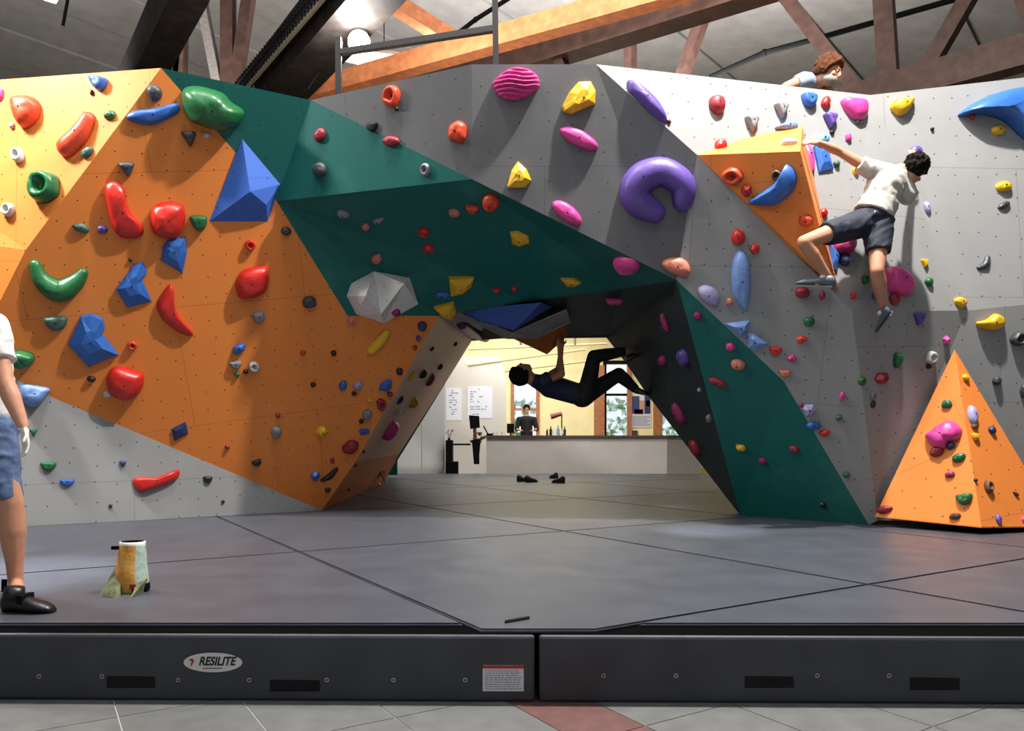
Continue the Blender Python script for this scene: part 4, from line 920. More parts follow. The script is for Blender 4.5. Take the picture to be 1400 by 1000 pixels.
# ---- light orange face, upper left
outl([(16, 138), (26, 131), (44, 132), (53, 143), (50, 160), (38, 172), (28, 173), (20, 160)], 's', 'O', 'big red egg shaped hold high on the bright orange panel at far left', .12)
tubeh([(119, 162, 10), (108, 182, 13), (90, 200, 14)], 'O', 'long red bean hold leaning right on the bright orange panel', 1)
outl([(122, 106), (132, 105), (145, 107), (144, 117), (137, 124), (128, 119)], 'c', 'B', 'blue cup hold near the top edge of the bright orange panel', .07)
T_ = '''126,127,5,8,0,b,D,tiny dark tag screwed below the blue cup at the top left
17,172,8,9,0,b,W,tiny white foothold at the lower left of the big red egg
151,158,17,12,-15,b,G,small dark green hold right of the long red bean
120,209,20,12,-38,b,T,slim grey green hold beside the lower end of the red bean
26,213,17,22,0,o,W,white and dark ringed hold below the big red egg
64,257,42,44,0,o,G,large round green hold with a pocket at far left
13,288,17,20,0,o,W,white ringed hold at the left edge, lower left of the round green hold
1,129,10,18,0,b,P,pink hold cut by the left edge of the frame
211,127,20,22,0,b,K,round charcoal hold at the top corner of the orange face
259,190,19,20,0,tri,K,charcoal hold below the big dark green one, upper orange face
282,185,9,9,0,b,W,tiny white tagged foothold directly under the big dark green hold
174,232,20,20,0,tri,K,charcoal cup above the tall red boot shaped hold
272,305,22,21,0,cup,G,dark green wedge right of the big red ball, under the blue volume
111,312,20,13,22,b,T,small grey green hold left of the red boot shaped hold
140,314,14,11,15,b,V,small purple hold just left of the red boot shaped hold
77,442,28,20,0,cup,T,flat-topped grey green hold under the green crescent
181,472,13,13,0,o,O,small red ring between the blue pentagon and the red fin
125,518,11,9,0,b,D,small black foothold left of the lower red ball
146,539,11,10,0,b,W,tiny white foothold touching the lower red ball
342,335,14,15,0,o,R,small dark red ring on the orange face, left of the teal edge
354,433,18,16,0,b,Q,grey round hold below the red oval in the middle of the orange face
423,413,20,18,0,b,K,charcoal round hold near the teal edge, left of the white volume
391,316,14,12,0,b,K,charcoal hold right at the orange and teal edge
326,477,24,15,-28,gem,B,small blue slanted hold above the two ringed holds
322,499,16,11,0,cup,Q,grey cup directly under the small blue slanted hold
324,512,8,7,0,b,G,tiny green foothold below the grey cup
336,508,7,7,0,b,D,tiny black foothold between grey cup and ringed hold
347,501,14,16,0,o,W,white ringed hold right of the grey cup mid orange face
178,356,5,5,0,b,D,tiny black peg above the blue two-piece hold
414,482,8,8,0,b,R,tiny red foothold on the right half of the orange face
456,483,8,8,0,b,D,tiny black foothold right of the tiny red one
428,526,8,7,0,b,D,tiny black foothold left of the blue and lavender pair
469,527,11,16,15,b,B,small upright blue hold low on the orange face, left of the lavender one
489,527,14,12,-20,b,L,lavender hold right of the small upright blue hold
484,538,7,7,0,b,D,tiny black foothold under the lavender hold
380,568,7,6,0,b,C,tiny dark red foothold above the grey oval
378,591,13,20,10,b,Q,upright grey oval hold low on the orange face
311,611,7,6,0,b,C,tiny dark red foothold above the grey kick panel
351,633,13,9,-10,cup,D,small black hold near the edge of the grey kick panel
284,656,12,9,0,cup,D,black wedge foothold right of the red bar on the grey kick panel
151,692,5,5,0,b,D,tiny black peg at the bottom left of the grey kick panel
305,686,5,5,0,b,D,tiny black peg at the bottom right of the grey kick panel
168,635,9,9,0,tri,N,tiny navy foothold left of the red bar
92,660,17,9,0,cup,B,blue flat foothold on the grey kick panel
66,638,19,12,0,cup,G,dark green block foothold on the grey kick panel
46,592,9,11,0,tri,G,tiny dark green wedge beside the hand of the standing man
454,630,7,8,0,b,C,tiny dark red foothold above the blue gem near the toe
431,651,14,16,10,gem,B,small blue gem at the toe of the orange face
448,670,8,7,0,b,D,tiny black foothold below the black crescent at the toe
476,669,5,5,0,b,D,tiny peg on the orange side face near the toe
485,636,5,5,0,b,D,tiny peg above the orange side face of the toe
440,590,16,20,0,gem,Y,yellow triangular hold low on the orange face
479,611,24,19,-25,b,C,dark red oval on the orange edge near the arch
496,617,7,7,0,b,C,tiny dark red foothold right of the dark red oval
498,590,17,12,10,gem,B,blue gem left of the big pink ball
494,576,7,7,0,b,D,tiny black foothold between grey ball and blue gem
502,567,14,16,0,b,Q,small grey ball above the blue gem
505,547,7,7,0,b,Y,tiny yellow foothold above the small grey ball
521,553,14,18,0,o,C,crimson ring hold above the big pink ball
542,564,10,14,20,b,W,off-white hold right of the crimson ring
564,550,17,17,0,b,Y,dull yellow hold near the edge of the taupe panel
531,587,32,28,0,b,P,big pink ball on the inner side of the left leg
546,547,9,18,35,b,N,slim navy hold above the off-white hold on the taupe panel
527,527,24,17,-30,gem,B,blue jug at the border of orange and taupe
533,539,8,8,0,b,C,tiny dark red foothold under the blue jug
546,508,10,11,0,b,D,small black hold above the blue jug
562,514,17,8,-25,b,Y,dull yellow sliver right of the small black hold
577,511,14,13,0,b,D,black hold left of the purple one on the taupe panel
587,519,20,13,10,b,M,purple magenta hold on the taupe panel
601,501,8,13,25,b,D,small dark hold near the outer edge of the taupe panel
590,477,5,12,30,b,D,slim dark peg high on the taupe panel
622,470,6,12,20,b,D,slim dark peg at the top corner of the taupe panel
577,446,13,15,0,b,N,navy hold in the top right corner of the orange face
572,463,8,8,0,b,V,tiny purple foothold under the navy hold
567,475,7,7,0,b,R,tiny red foothold beside the taupe border
517,663,6,6,0,b,R,tiny red peg on the toe of the left leg
481,438,13,12,0,b,S,small salmon hold at the lower left of the white volume
541,427,12,12,0,b,M,magenta hold bolted onto the white volume
438,185,20,15,-55,b,C,crimson bean on the upper teal panel
509,174,17,12,0,cup,D,black cup with worn edge near the teal and grey border
535,193,24,14,5,b,C,crimson oval right of the black cup
536,132,26,30,0,o,O,red ball with pocket near the dip of the wall top
542,149,7,6,0,b,D,tiny black tag under the pocketed red ball
626,181,28,28,0,b,O,red ball with two bolts high on the dark grey panel
438,232,22,19,0,b,K,charcoal hold in the middle of the upper teal panel
582,233,14,18,0,o,Q,grey ringed hold at the right of the upper teal panel
469,291,18,13,20,b,Q,grey oval just under the teal crease
500,309,11,11,0,b,S,small salmon hold under the teal crease
517,301,18,9,-30,b,Q,slim grey hold beside the small salmon hold
515,353,17,13,-50,b,S,salmon hold just above the white volume
580,316,16,14,0,o,R,red ring in the middle of the teal overhang
586,339,18,19,0,gem,R,red square hold beneath the red ring
621,290,17,12,0,b,S,dull salmon hold at the left of three in a row on teal
646,285,18,13,0,cup,O,red heart shaped hold, middle of three on teal
671,275,26,28,0,b,O,bright red ball, right of three on teal
604,403,24,14,0,gem,B,blue hold left of the bigger yellow wedge on teal
679,397,11,9,0,tri,R,tiny red triangular hold on the lower teal overhang
703,395,8,10,0,tri,R,tiny red triangular hold right of its twin
840,410,24,13,-5,cup,P,pink hold at the dark lip of the arch
910,441,28,11,25,b,M,dark magenta sliver under the arch, upper right
907,492,14,20,0,b,M,dark magenta upright hold under the arch
936,487,22,28,-20,b,V,dull purple hold on the dark inner face of the right leg
954,431,12,11,0,b,M,magenta hold near the top of the teal leg
999,474,13,12,0,b,P,magenta pink hold near the right edge of the teal leg
1009,498,21,15,0,b,S,salmon brown hold on the teal leg below the magenta pink one
981,522,25,12,8,b,C,long dark red hold across the teal leg
957,533,6,6,0,b,L,tiny pale foothold at the left of the teal leg
930,565,32,18,20,b,M,long magenta hold on the dark inner face of the right leg
970,572,9,16,-20,b,Q,slim grey hold in the middle of the teal leg
952,612,28,18,25,b,C,dark red hold at the lower silhouette edge of the right leg
1013,612,14,10,0,b,Y,dull yellow foothold low on the teal leg
1043,630,12,9,0,b,M,dark magenta foothold low on the teal leg
1086,614,14,10,0,b,C,crimson foothold at the right edge of the teal leg
1125,690,10,8,0,b,D,tiny black foothold near the foot of the teal leg
980,144,24,27,0,b,C,crimson round hold near the top of the light grey panel
1027,171,20,23,0,tri,Q,grey three-sided hold, lower left of a pair
1067,153,20,22,0,tri,Q,grey three-sided hold, upper right of a pair
1105,139,22,20,0,cup,B,blue hold under the person peering over the top
1128,141,13,20,25,b,R,small red upright hold between blue and pink at the top
1134,167,20,22,0,tri,V,purple pointed hold below the small red upright hold
1137,182,7,6,0,b,D,tiny dark tag below the purple pointed hold
1172,168,7,7,0,b,T,tiny teal tag below the big pink hold
1159,189,9,12,0,b,P,tiny pink foothold above the arm of the climber
914,167,7,6,30,b,U,tiny brown tag at the end of the long purple fin
985,200,18,20,0,b,R,red ball standing on the left end of the orange wedge
1079,197,22,14,0,o,W,white ringed jug on the bright top of the orange wedge
1002,241,28,24,0,o,O,red donut hold on the orange wedge
1021,261,18,18,0,gem,R,red and pink angular hold below the red donut
1062,239,15,15,0,o,U,small brown cog shaped hold above the blue fin
1102,302,20,17,0,b,O,orange red hold at the lower right of the orange wedge
1125,292,12,14,0,b,R,crimson hold on the grey wall right of the orange wedge
1143,225,10,10,0,b,T,small grey green ball right of the blue slab
1169,234,9,14,0,b,Y,small yellow hold beside the shoulder of the climber
1009,325,20,22,0,b,R,red round hold above the pale blue spear
1032,341,13,14,0,b,R,small red hold at the upper right of the pale blue spear
997,413,9,11,0,b,S,small salmon hold left of the tip of the pale blue spear
1124,404,8,12,0,b,M,tiny magenta hold below the foot of the climber
1106,440,15,14,0,b,G,small green hold below the climber's left foot
1096,464,14,11,-20,b,O,orange red hold below the small green hold
1060,480,16,12,0,cup,R,red cup right of the angular blue shards
1083,490,14,11,0,gem,P,pink angular hold right of the red cup
1073,511,14,10,0,cup,S,salmon cup below the pink angular hold
1151,542,7,14,0,b,P,slim pink foothold on the shaded grey leg
1106,560,22,19,0,gem,L,lavender cluster at the edge of the teal leg
1095,554,6,7,0,b,M,tiny purple foothold left of the lavender cluster
1112,582,20,12,0,b,B,blue hold under the lavender cluster
1127,592,14,10,-15,b,R,red foothold right of the blue hold at the teal edge
1147,571,9,9,0,b,T,tiny grey green foothold on the shaded grey leg
1157,649,10,9,0,b,G,tiny green foothold low on the shaded grey leg
1097,400,20,16,0,b,C,crimson ball under the climber's left toes
1364,179,20,13,0,b,Y,yellow hold under the giant blue fin
1371,256,23,15,0,b,Y,yellow hold at mid height near the right edge
1372,281,19,9,-28,b,K,black slanted hold under the mid yellow one
1274,177,5,5,0,b,D,tiny black peg high on the far right wall
1267,284,9,17,-12,b,L,slim lavender hold right of the climber
1251,209,18,18,0,b,V,purple round hold above the head of the climber
1329,160,8,9,0,b,C,tiny red brown tag below the tip of the giant blue fin
1154,356,18,19,0,b,N,navy round hold under the climber's thigh
1182,383,12,14,0,b,G,green hold left of the climber's right calf
1166,405,9,10,0,b,R,small red hold on the grey wall between the climber's feet
1195,405,9,15,0,gem,V,small purple spiky hold beside the climber's ankle
1222,409,15,20,10,b,C,crimson hold below the big pink egg
1263,361,10,12,0,tri,Y,tiny yellow three-armed hold right of the big pink egg
1269,386,12,12,0,b,G,small green hold below the tiny yellow one
1312,414,19,14,10,b,Y,yellow hold at the corner of the recessed grey panel
1391,464,22,20,0,o,K,charcoal ring hold cut by the right edge
1255,436,17,18,0,tri,V,purple hold on the recessed grey panel
1293,465,11,14,20,gem,P,pale pink chip near the tip of the orange pyramid
1271,489,17,18,0,o,W,white and black ringed hold left of the orange pyramid
1269,501,8,8,0,b,D,tiny black tag below the white and black ringed hold
1226,493,13,21,8,cup,G,green wedge on the recessed grey panel
1205,517,26,20,0,gem,C,crimson ribbed hold on the recessed grey panel
1178,521,11,13,0,b,G,dark green hold on the corner edge of the grey leg
1193,541,9,12,0,o,Q,small grey ringed hold below the crimson ribbed hold
1193,553,7,11,0,b,D,small black tag under the small grey ringed hold
1362,521,13,12,0,b,K,charcoal round hold right of the orange pyramid
1398,535,8,18,0,b,K,dark hold cut by the right edge, level with the pyramid top
1295,553,14,12,0,b,G,small green hold high on the orange pyramid
1281,618,19,14,-15,b,C,dark red hold under the pink three-lobed one
1300,610,12,10,0,b,N,navy chip under the pink three-lobed hold
1311,626,19,12,-12,b,G,green oval in the middle of the orange pyramid
1299,649,13,9,0,b,M,magenta ring foothold on the orange pyramid
1319,683,21,15,0,cup,G,large green hold low on the orange pyramid
1306,706,15,9,0,b,U,dark brown foothold at the base of the orange pyramid
1209,697,22,11,0,b,C,crimson hold at the lower left corner of the pyramid
1328,568,15,28,8,b,L,upright lavender hold beside the ridge of the pyramid
1331,584,10,8,0,b,U,small brown hold below the upright lavender one
1332,598,12,10,0,cup,Y,yellow chip on the right face of the pyramid
1355,589,11,12,0,b,N,navy round hold at the right edge of the pyramid
1350,666,13,17,0,o,U,brown cog shaped hold low on the right pyramid face
1333,657,5,5,0,b,D,tiny black peg on the right pyramid face
1388,676,10,5,30,b,U,thin brown sliver at the right end of the pyramid
1364,711,8,15,0,b,V,slim purple hold at the base of the right pyramid face
1319,517,10,10,0,b,Y,small yellow hold near the tip of the pyramid
1399,711,7,9,0,b,P,tiny pink hold cut by the right edge at the pyramid base'''
outl([(173, 159), (182, 152), (212, 148), (238, 141), (246, 145), (243, 155), (225, 165), (207, 171), (188, 169), (176, 164)], 's', 'B', 'long smiling blue hold near the top of the orange face', .07)
outl([(249, 124), (265, 118), (288, 122), (306, 129), (316, 140), (333, 152), (332, 163), (322, 175), (300, 179), (279, 174), (259, 165), (250, 147)], 's', 'G', 'huge glossy dark green hold by the teal border', .22)
outl([(143, 257), (150, 249), (160, 249), (170, 258), (173, 277), (181, 294), (194, 308), (196, 319), (188, 326), (174, 327), (160, 321), (151, 303), (146, 280)], 's', 'R', 'tall red boot shaped hold on the orange face', .10)
outl([(205, 301), (209, 284), (227, 276), (248, 279), (254, 295), (250, 315), (240, 325), (222, 326), (209, 318)], 's', 'R', 'big red ball hold right of the red boot shape', .14)
tubeh([(48, 363, 7), (58, 385, 12), (80, 399, 16), (101, 388, 12), (113, 374, 7)], 'G', 'big dark green crescent hold on the left of the orange face', .9)
outl([(222, 337), (229, 328), (254, 324), (256, 345), (250, 375), (220, 357)], 'f', 'B', 'blue faceted hold under the big red ball', 0.068)
outl([(180, 364), (195, 357), (202, 372), (195, 383), (208, 413), (174, 422), (158, 395), (174, 374)], 'f', 'B', 'smaller blue two-piece faceted hold with round end', 0.075, (180, 392))
outl([(233, 388), (238, 402), (239, 420), (250, 440), (264, 455), (259, 460), (240, 452), (222, 437), (214, 420), (219, 405)], 's', 'R', 'red fin shaped hold with a pointed top', .07)
outl([(110, 432), (125, 429), (140, 435), (144, 448), (140, 457), (163, 486), (120, 503), (92, 472), (100, 455)], 'f', 'B', 'larger blue pentagonal hold with round end, lower left', 0.098, (124, 468))
outl([(145, 520), (152, 505), (165, 502), (185, 508), (196, 514), (194, 533), (180, 547), (165, 547), (150, 539)], 's', 'R', 'lower red ball hold above the grey kick panel', .13)
outl([(16, 483), (30, 480), (46, 486), (45, 498), (30, 504), (18, 500)], 'c', 'G', 'green block hold half hidden by the standing man', .12)
outl([(28, 526), (45, 526), (68, 531), (66, 540), (50, 556), (36, 554), (27, 542)], 'c', 'A', 'pale blue ledge hold beside the standing man, casting a long shadow', .2)
outl([(322, 386), (330, 372), (345, 366), (364, 365), (368, 380), (364, 398), (348, 408), (330, 409), (324, 400)], 's', 'R', 'glossy red oval hold in the middle of the orange face', .11)
outl([(234, 587), (254, 577), (258, 593), (238, 604)], 'f', 'N', 'dark blue square tile hold at the edge of the grey kick panel', 0.038)
outl([(182, 656), (196, 652), (215, 653), (243, 642), (245, 651), (235, 659), (196, 673), (185, 668)], 's', 'R', 'long red bar hold on the grey kick panel', .08)
tubeh([(441, 657, 3), (451, 652, 4.5), (460, 642, 3)], 'D', 'small black crescent hold near the toe of the orange face', .9, False)
tubeh([(529, 456, 6), (520, 468, 8), (508, 481, 6)], 'Y', 'yellow green bar hold under the white volume', .8, False)
outl([(613, 380), (649, 379), (645, 392), (633, 402), (616, 406)], 'f', 'Y', 'bigger yellow wedge on the teal overhang', 0.090)
outl([(592, 421), (620, 414), (624, 428), (618, 438), (604, 434)], 'f', 'Y', 'lower yellow wedge at the left corner of the arch', 0.090)
outl([(697, 318), (708, 317), (723, 324), (724, 332), (710, 338), (700, 335)], 'f', 'Y', 'yellow chip in the centre of the teal overhang', 0.053)
outl([(766, 381), (785, 381), (795, 387), (786, 393), (775, 392)], 'f', 'Y', 'flat yellow chip near the lip of the arch', 0.045)
outl([(674, 112), (690, 97), (708, 91), (728, 97), (737, 108), (736, 120), (718, 133), (700, 137), (684, 132), (676, 122)], 'w', 'P', 'big pink hold with wavy ridges at the centre top', .11)
outl([(768, 146), (778, 126), (791, 111), (808, 110), (815, 124), (814, 142), (781, 156), (770, 153)], 'f', 'Y', 'big yellow faceted hold high on the dark grey panel', 0.090, (798, 134))
outl([(693, 255), (699, 233), (708, 220), (720, 231), (727, 247), (718, 257), (694, 257)], 'f', 'Y', 'yellow pointed hold in the middle of the dark grey panel', 0.075, (710, 241))
outl([(766, 176), (780, 173), (797, 179), (815, 194), (817, 203), (805, 206), (782, 196), (770, 186)], 's', 'P', 'pink slanted hold below the big yellow faceted one', .07)
outl([(755, 278), (766, 274), (783, 283), (795, 299), (791, 309), (776, 304), (761, 291)], 's', 'P', 'pink slanted hold at the teal border, left of the purple horseshoe', .07)
tubeh([(934, 274, 15), (933, 252, 18), (907, 235, 19), (880, 242, 22), (867, 262, 22), (877, 280, 20), (895, 290, 15)], 'V', 'giant purple horseshoe hold on the dark grey panel', .85)
outl([(858, 110), (864, 110), (882, 122), (902, 143), (912, 161), (909, 167), (890, 153), (868, 131), (860, 122)], 's', 'V', 'long thin purple fin along the top right edge', .08)
outl([(838, 358), (848, 354), (865, 357), (874, 366), (866, 373), (848, 372)], 's', 'P', 'pink oval hold in the right tip of the teal overhang', .08)
outl([(905, 362), (912, 354), (928, 352), (940, 359), (944, 371), (938, 379), (918, 374)], 's', 'S', 'salmon oval hold right above the teal corner', .09)
tubeh([(632, 446, 6), (648, 457, 8), (664, 464, 7)], 'M', 'dark magenta double lump hanging at the left corner of the arch', .9, False)
outl([(1151, 136), (1168, 135), (1183, 138), (1187, 150), (1182, 162), (1170, 163), (1158, 152)], 's', 'P', 'bright pink pear shaped hold at the top right', .09)
outl([(1060, 174), (1075, 168), (1088, 167), (1090, 176), (1075, 178)], 's', 'A', 'pale blue flat hold on the peak of the orange wedge', .05)
outl([(1022, 278), (1040, 264), (1060, 249), (1070, 232), (1075, 225), (1086, 233), (1089, 250), (1080, 267), (1060, 281), (1038, 282)], 's', 'B', 'blue shark fin hold on the front of the orange wedge', .12)
tubeh([(1101, 198, 5), (1106, 212, 8), (1109, 232, 6)], 'P', 'long pale pink hold gripped on the edge of the orange wedge', 1)
outl([(1112, 200), (1130, 196), (1140, 232), (1120, 237)], 'f', 'B', 'long blue slab hold under the forearm of the climber', 0.053)
outl([(1114, 188), (1124, 183), (1133, 190), (1128, 200), (1116, 199)], 's', 'I', 'light blue hold just behind the gripping hand', .08)
outl([(1012, 342), (1022, 350), (1026, 372), (1026, 398), (1022, 424), (1016, 424), (1004, 408), (1000, 385), (1002, 358)], 's', 'A', 'pale blue spear shaped hold below the orange wedge', .1)
outl([(954, 396), (962, 390), (976, 394), (984, 406), (980, 418), (970, 417), (958, 408)], 's', 'L', 'lavender oval hold beside the teal corner', .08)
outl([(990, 442), (1026, 438), (1023, 452), (1013, 463)], 'f', 'A', 'upper left shard of the angular pale blue pair', 0.075)
outl([(1020, 455), (1030, 456), (1052, 470), (1032, 481), (1023, 476)], 'f', 'A', 'lower right shard of the angular pale blue pair', 0.075)
outl([(1218, 146), (1225, 136), (1238, 137), (1250, 134), (1247, 144), (1239, 155), (1228, 157)], 's', 'Y', 'yellow tooth shaped hold below the top edge at right', .09)
outl([(1315, 152), (1335, 138), (1365, 126), (1400, 119), (1450, 116), (1450, 215), (1425, 205), (1398, 182), (1375, 162), (1345, 153), (1318, 156)], 's', 'B', 'giant blue fin hold running out of the right edge', .2, bolt=False)
outl([(1138, 336), (1150, 329), (1168, 327), (1169, 340), (1160, 347), (1142, 346)], 's', 'M', 'large magenta hold under the shorts of the climber', .1)
outl([(1133, 333), (1141, 333), (1148, 352), (1144, 372), (1137, 366)], 'f', 'B', 'upright blue hold at the lower tip of the orange wedge', 0.060)
outl([(1211, 366), (1225, 366), (1240, 377), (1248, 390), (1244, 402), (1234, 403), (1216, 396), (1209, 380)], 's', 'P', 'big bright pink egg hold beside the climber\'s calf', .14)
tubeh([(1339, 366, 3.5), (1348, 362, 5), (1351, 353, 4)], 'K', 'small charcoal crescent hold at the right wall', .9)
outl([(1336, 441), (1350, 437), (1361, 429), (1372, 434), (1373, 445), (1361, 452), (1342, 449)], 's', 'Y', 'long yellow hold with bump near the right edge', .08)
outl([(1264, 597), (1274, 589), (1285, 581), (1300, 575), (1314, 587), (1309, 600), (1297, 604), (1290, 613), (1274, 610)], 's', 'P', 'big pink three-lobed hold on the orange pyramid', .12)
for row in T_.split('\n'):
    a = row.split(',', 7)
    hold(float(a[0]), float(a[1]), float(a[2]), float(a[3]), float(a[4]), a[5], a[6], a[7])
# ================================================================= PEOPLE
m_skin = mat('skin', 'c98f72', .55, bump=.08, scale=30, var=.06)
m_skin2 = mat('skin_pale', 'b98468', .55, bump=.08, scale=30, var=.05)
m_skin3 = mat('skin_tan', 'a8714f', .55, var=.06)
m_chalk = mat('chalked_skin', 'e9e4de', .8)
m_hair = mat('dark_hair', '15100e', .9, spec=.08, bump=1.0, scale=45, var=.3)
m_hairb = mat('brown_hair', '4c2a16', .85, spec=.15, bump=1.0, scale=30, var=.35)
m_tee = mat('white_cotton', 'd9d8d4', .8, bump=.5, scale=14)
m_teeg = mat('pale_shirt_cloth', 'aeaca6', .8, bump=.9, scale=11, var=.06)
m_tee2 = mat('pale_blue_cotton', '8fa0bd', .8, bump=.4, scale=14)
m_navy = mat('navy_cloth', '171d30', .75, bump=.6, scale=12, var=.2)
m_denim = mat('washed_denim', '5f7397', .8, bump=.9, scale=20, col2='3f5580')
m_blkc = mat('black_cloth', '0e0e10', .8, bump=.4, scale=12)
m_navt = mat('dark_navy_tee', '141b36', .8, bump=.4, scale=12)
m_shoe = mat('black_leather', '17181b', .35, bump=.3, scale=20)
m_shoeg = mat('grey_shoe', '4d5a63', .5, bump=.3, scale=20); m_rub = mat('shoe_rubber', '6d706e', .7)
m_eye = mat('eye_white', 'e8e4df', .3); m_lip = mat('lip', 'a8645a', .5)
def limb(bm, pts, n=14):
    """pts: list of (Vector, radius): chain of tapered capsules"""
    for i in range(len(pts)-1): capsule(bm, pts[i][0], pts[i+1][0], pts[i][1], pts[i+1][1], n)
def head(bm, c, fwd, up, s=1.0):
    """skull, jaw, nose, ears as overlapping forms; merged by the remesh"""
    f = fwd.normalized(); u = (up-f*up.dot(f)).normalized(); r = f.cross(u)
    R = Matrix((r, f, u)).transposed()
    e = lambda o, rad: ell(bm, c+R @ (Vector(o)*s), tuple(x*s for x in rad), R, 16)
    e((0, -.015, .03), (.074, .092, .088)); e((0, .022, -.045), (.056, .066, .068)); e((0, .05, -.085), (.03, .03, .024))
    e((0, .098, -.012), (.013, .022, .024)); e((0, .09, .012), (.01, .014, .022))
    e((0, .082, .03), (.045, .016, .012)); e((0, .086, -.052), (.024, .012, .009))
    for s_ in (-1, 1): e((s_*.077, -.005, -.01), (.010, .02, .032)); e((s_*.04, .066, -.02), (.022, .02, .02))
    return R
def hand(bm, wrist, d, palm_n, s=1.0, curl=.5, side=1):
    """palm with five fingers; d finger direction, palm_n the side fingers curl to"""
    d = d.normalized(); pn = (palm_n-d*palm_n.dot(d)).normalized(); w_ = d.cross(pn)*side
    R = Matrix((w_, d, pn)).transposed()
    ell(bm, wrist+d*.045*s, (.038*s, .052*s, .016*s), R, 12)
    ell(bm, wrist+d*.075*s, (.037*s, .024*s, .014*s), R, 12)
    for i, (x, L_) in enumerate(((-.03, .066), (-.0105, .08), (.0105, .075), (.03, .058))):
        a = wrist+(d*.085+w_*x)*s; ang = 0; p = a; r = .0088*s
        for j, k in enumerate((.42, .33, .25)):
            ang += curl*(.5+.35*j); q = p+(d*math.cos(ang)+pn*math.sin(ang)+w_*x*.9)*L_*k*s
            capsule(bm, p, q, r, r*.92, 8); p = q; r *= .92
    a = wrist+(d*.03-w_*.03)*s; b = a+(d*.03-w_*.032+pn*.012)*s; c = b+(d*.032-w_*.006+pn*.016*(1+curl))*s
    capsule(bm, a, b, .013*s, .011*s, 8); capsule(bm, b, c, .0105*s, .009*s, 8)
def hair_shell(bm, c, R, s=1.0, puff=.012, curly=0, seed=1, front=.02, low=-.04):
    r_ = random.Random(seed)
    tmp = BM(); bmesh.ops.create_icosphere(tmp, subdivisions=4, radius=1)
    for v in tmp.verts:
        d = v.co.copy(); k = 1+curly*noise.noise(d*4.5+Vector((seed, 0, 0)))+curly*.6*noise.noise(d*11)
        v.co = Vector((d.x*(.078+puff)*k, d.y*(.098+puff)*k-.018, d.z*(.092+puff)*k+.034))
    # open the face: clip everything low in front
    bmesh.ops.bisect_plane(tmp, geom=tmp.verts[:]+tmp.edges[:]+tmp.faces[:], plane_co=(0, .045, .03), plane_no=Vector((0, .85, -.52)), clear_outer=True)
    bmesh.ops.bisect_plane(tmp, geom=tmp.verts[:]+tmp.edges[:]+tmp.faces[:], plane_co=(0, 0, low), plane_no=Vector((0, .1, -1)), clear_outer=True)
    bmesh.ops.holes_fill(tmp, edges=[e for e in tmp.edges if e.is_boundary])
    tmp.transform(Matrix.Translation(c) @ R.to_4x4() @ Matrix.Scale(s, 4))
    me = bpy.data.meshes.new('h'); tmp.to_mesh(me); tmp.free(); bm.from_mesh(me); bpy.data.meshes.remove(me)
def eyes(c, R, parent, s=1.0):
    for x in (-.03, .03):
        bm = BM(); ell(bm, c+R @ Vector((x*s, .083*s, .008*s)), (.011*s, .006*s, .006*s), R, 10); e = obj('eye', bm, m_eye, parent, True)
        bm = BM(); ell(bm, c+R @ Vector((x*s, .0885*s, .008*s)), (.0045*s, .002*s, .0045*s), R, 8); obj('pupil', bm, m_blk, e, True)
def put(name, bm, m, parent, vox=.012, sm=3, fold=None):
    """merge the forms; fold = (axis, amplitude): cloth creases as real relief across the axis"""
    me = remeshed(bm, vox, sm)
    if fold:
        ax, amp = fold; ax = Vector(ax).normalized(); me.update(); ns = [v.normal.copy() for v in me.vertices]
        for v, n in zip(me.vertices, ns):
            c = v.co-ax*v.co.dot(ax)*.72; t = abs(noise.noise(c*9.5))+.5*abs(noise.noise(c*19+Vector((3, 0, 0))))
            v.co += n*amp*(.9-min(1, t*2.2))*1.3
    return link(name, me, m, parent, True)
def q(u, v, Y): return P(u, v, Y)

# ---------- man at the left edge (only his right side is in the frame)
Y0 = 3.86
man = empty('person', G(10, 834), 'standing man cut by the left edge in white T-shirt, blue shorts and black climbing shoes', 'person')
hc = q(-44, 352, Y0+.02); fw = Vector((1, .5, .0)); 
hip = q(-22, 588, Y0); chest = q(-34, 470, Y0); neck = q(-38, 402, Y0)
shR = q(-9, 447, Y0-.06); elb = q(7, 522, Y0-.12); wri = q(31, 582, Y0-.14)
shL = q(-66, 440, Y0+.2); elL = q(-85, 520, Y0+.25); wrL = q(-70, 590, Y0+.2)
kR = q(15, 688, Y0-.02); aR = q(22, 800, Y0+.03); kL = q(-45, 690, Y0+.2); aL = q(-50, 792, Y0+.3)
bm = BM()
R = head(bm, hc, fw, UP, 1.0)
limb(bm, [(hc+Vector((-.01, 0, -.06)), .055), (neck, .062)]); limb(bm, [(neck+Vector((0, 0, -.05)), .08), (chest, .13), (hip+Vector((0, 0, .1)), .12), (hip, .13)])
limb(bm, [(shL, .06), (chest, .12)]); limb(bm, [(shR, .055), (chest+Vector((.02, 0, .06)), .11)])
limb(bm, [(shR, .052), (elb, .040)]); limb(bm, [(elb, .041), (elb.lerp(wri, .35), .043), (wri, .027)])
limb(bm, [(shL, .052), (elL, .040), (wrL, .028)])
limb(bm, [(hip+Vector((.06, -.05, -.03)), .095), (kR, .058)]); limb(bm, [(kR, .057), (kR.lerp(aR, .32), .062), (kR.lerp(aR, .75), .04), (aR, .034)])
limb(bm, [(hip+Vector((-.06, .1, -.03)), .095), (kL, .058), (kL.lerp(aL, .32), .06), (aL, .035)])
limb(bm, [(aR, .034), (G(24, 836)+Vector((0, 0, .05)), .03)]); aL.z = .40; limb(bm, [(aL, .034), (aL+Vector((.02, 0, -.05)), .03)])
hand(bm, wri, Vector((.22, -.05, -1)), Vector((-.5, -.6, 0)), 1.0, .32, 1)
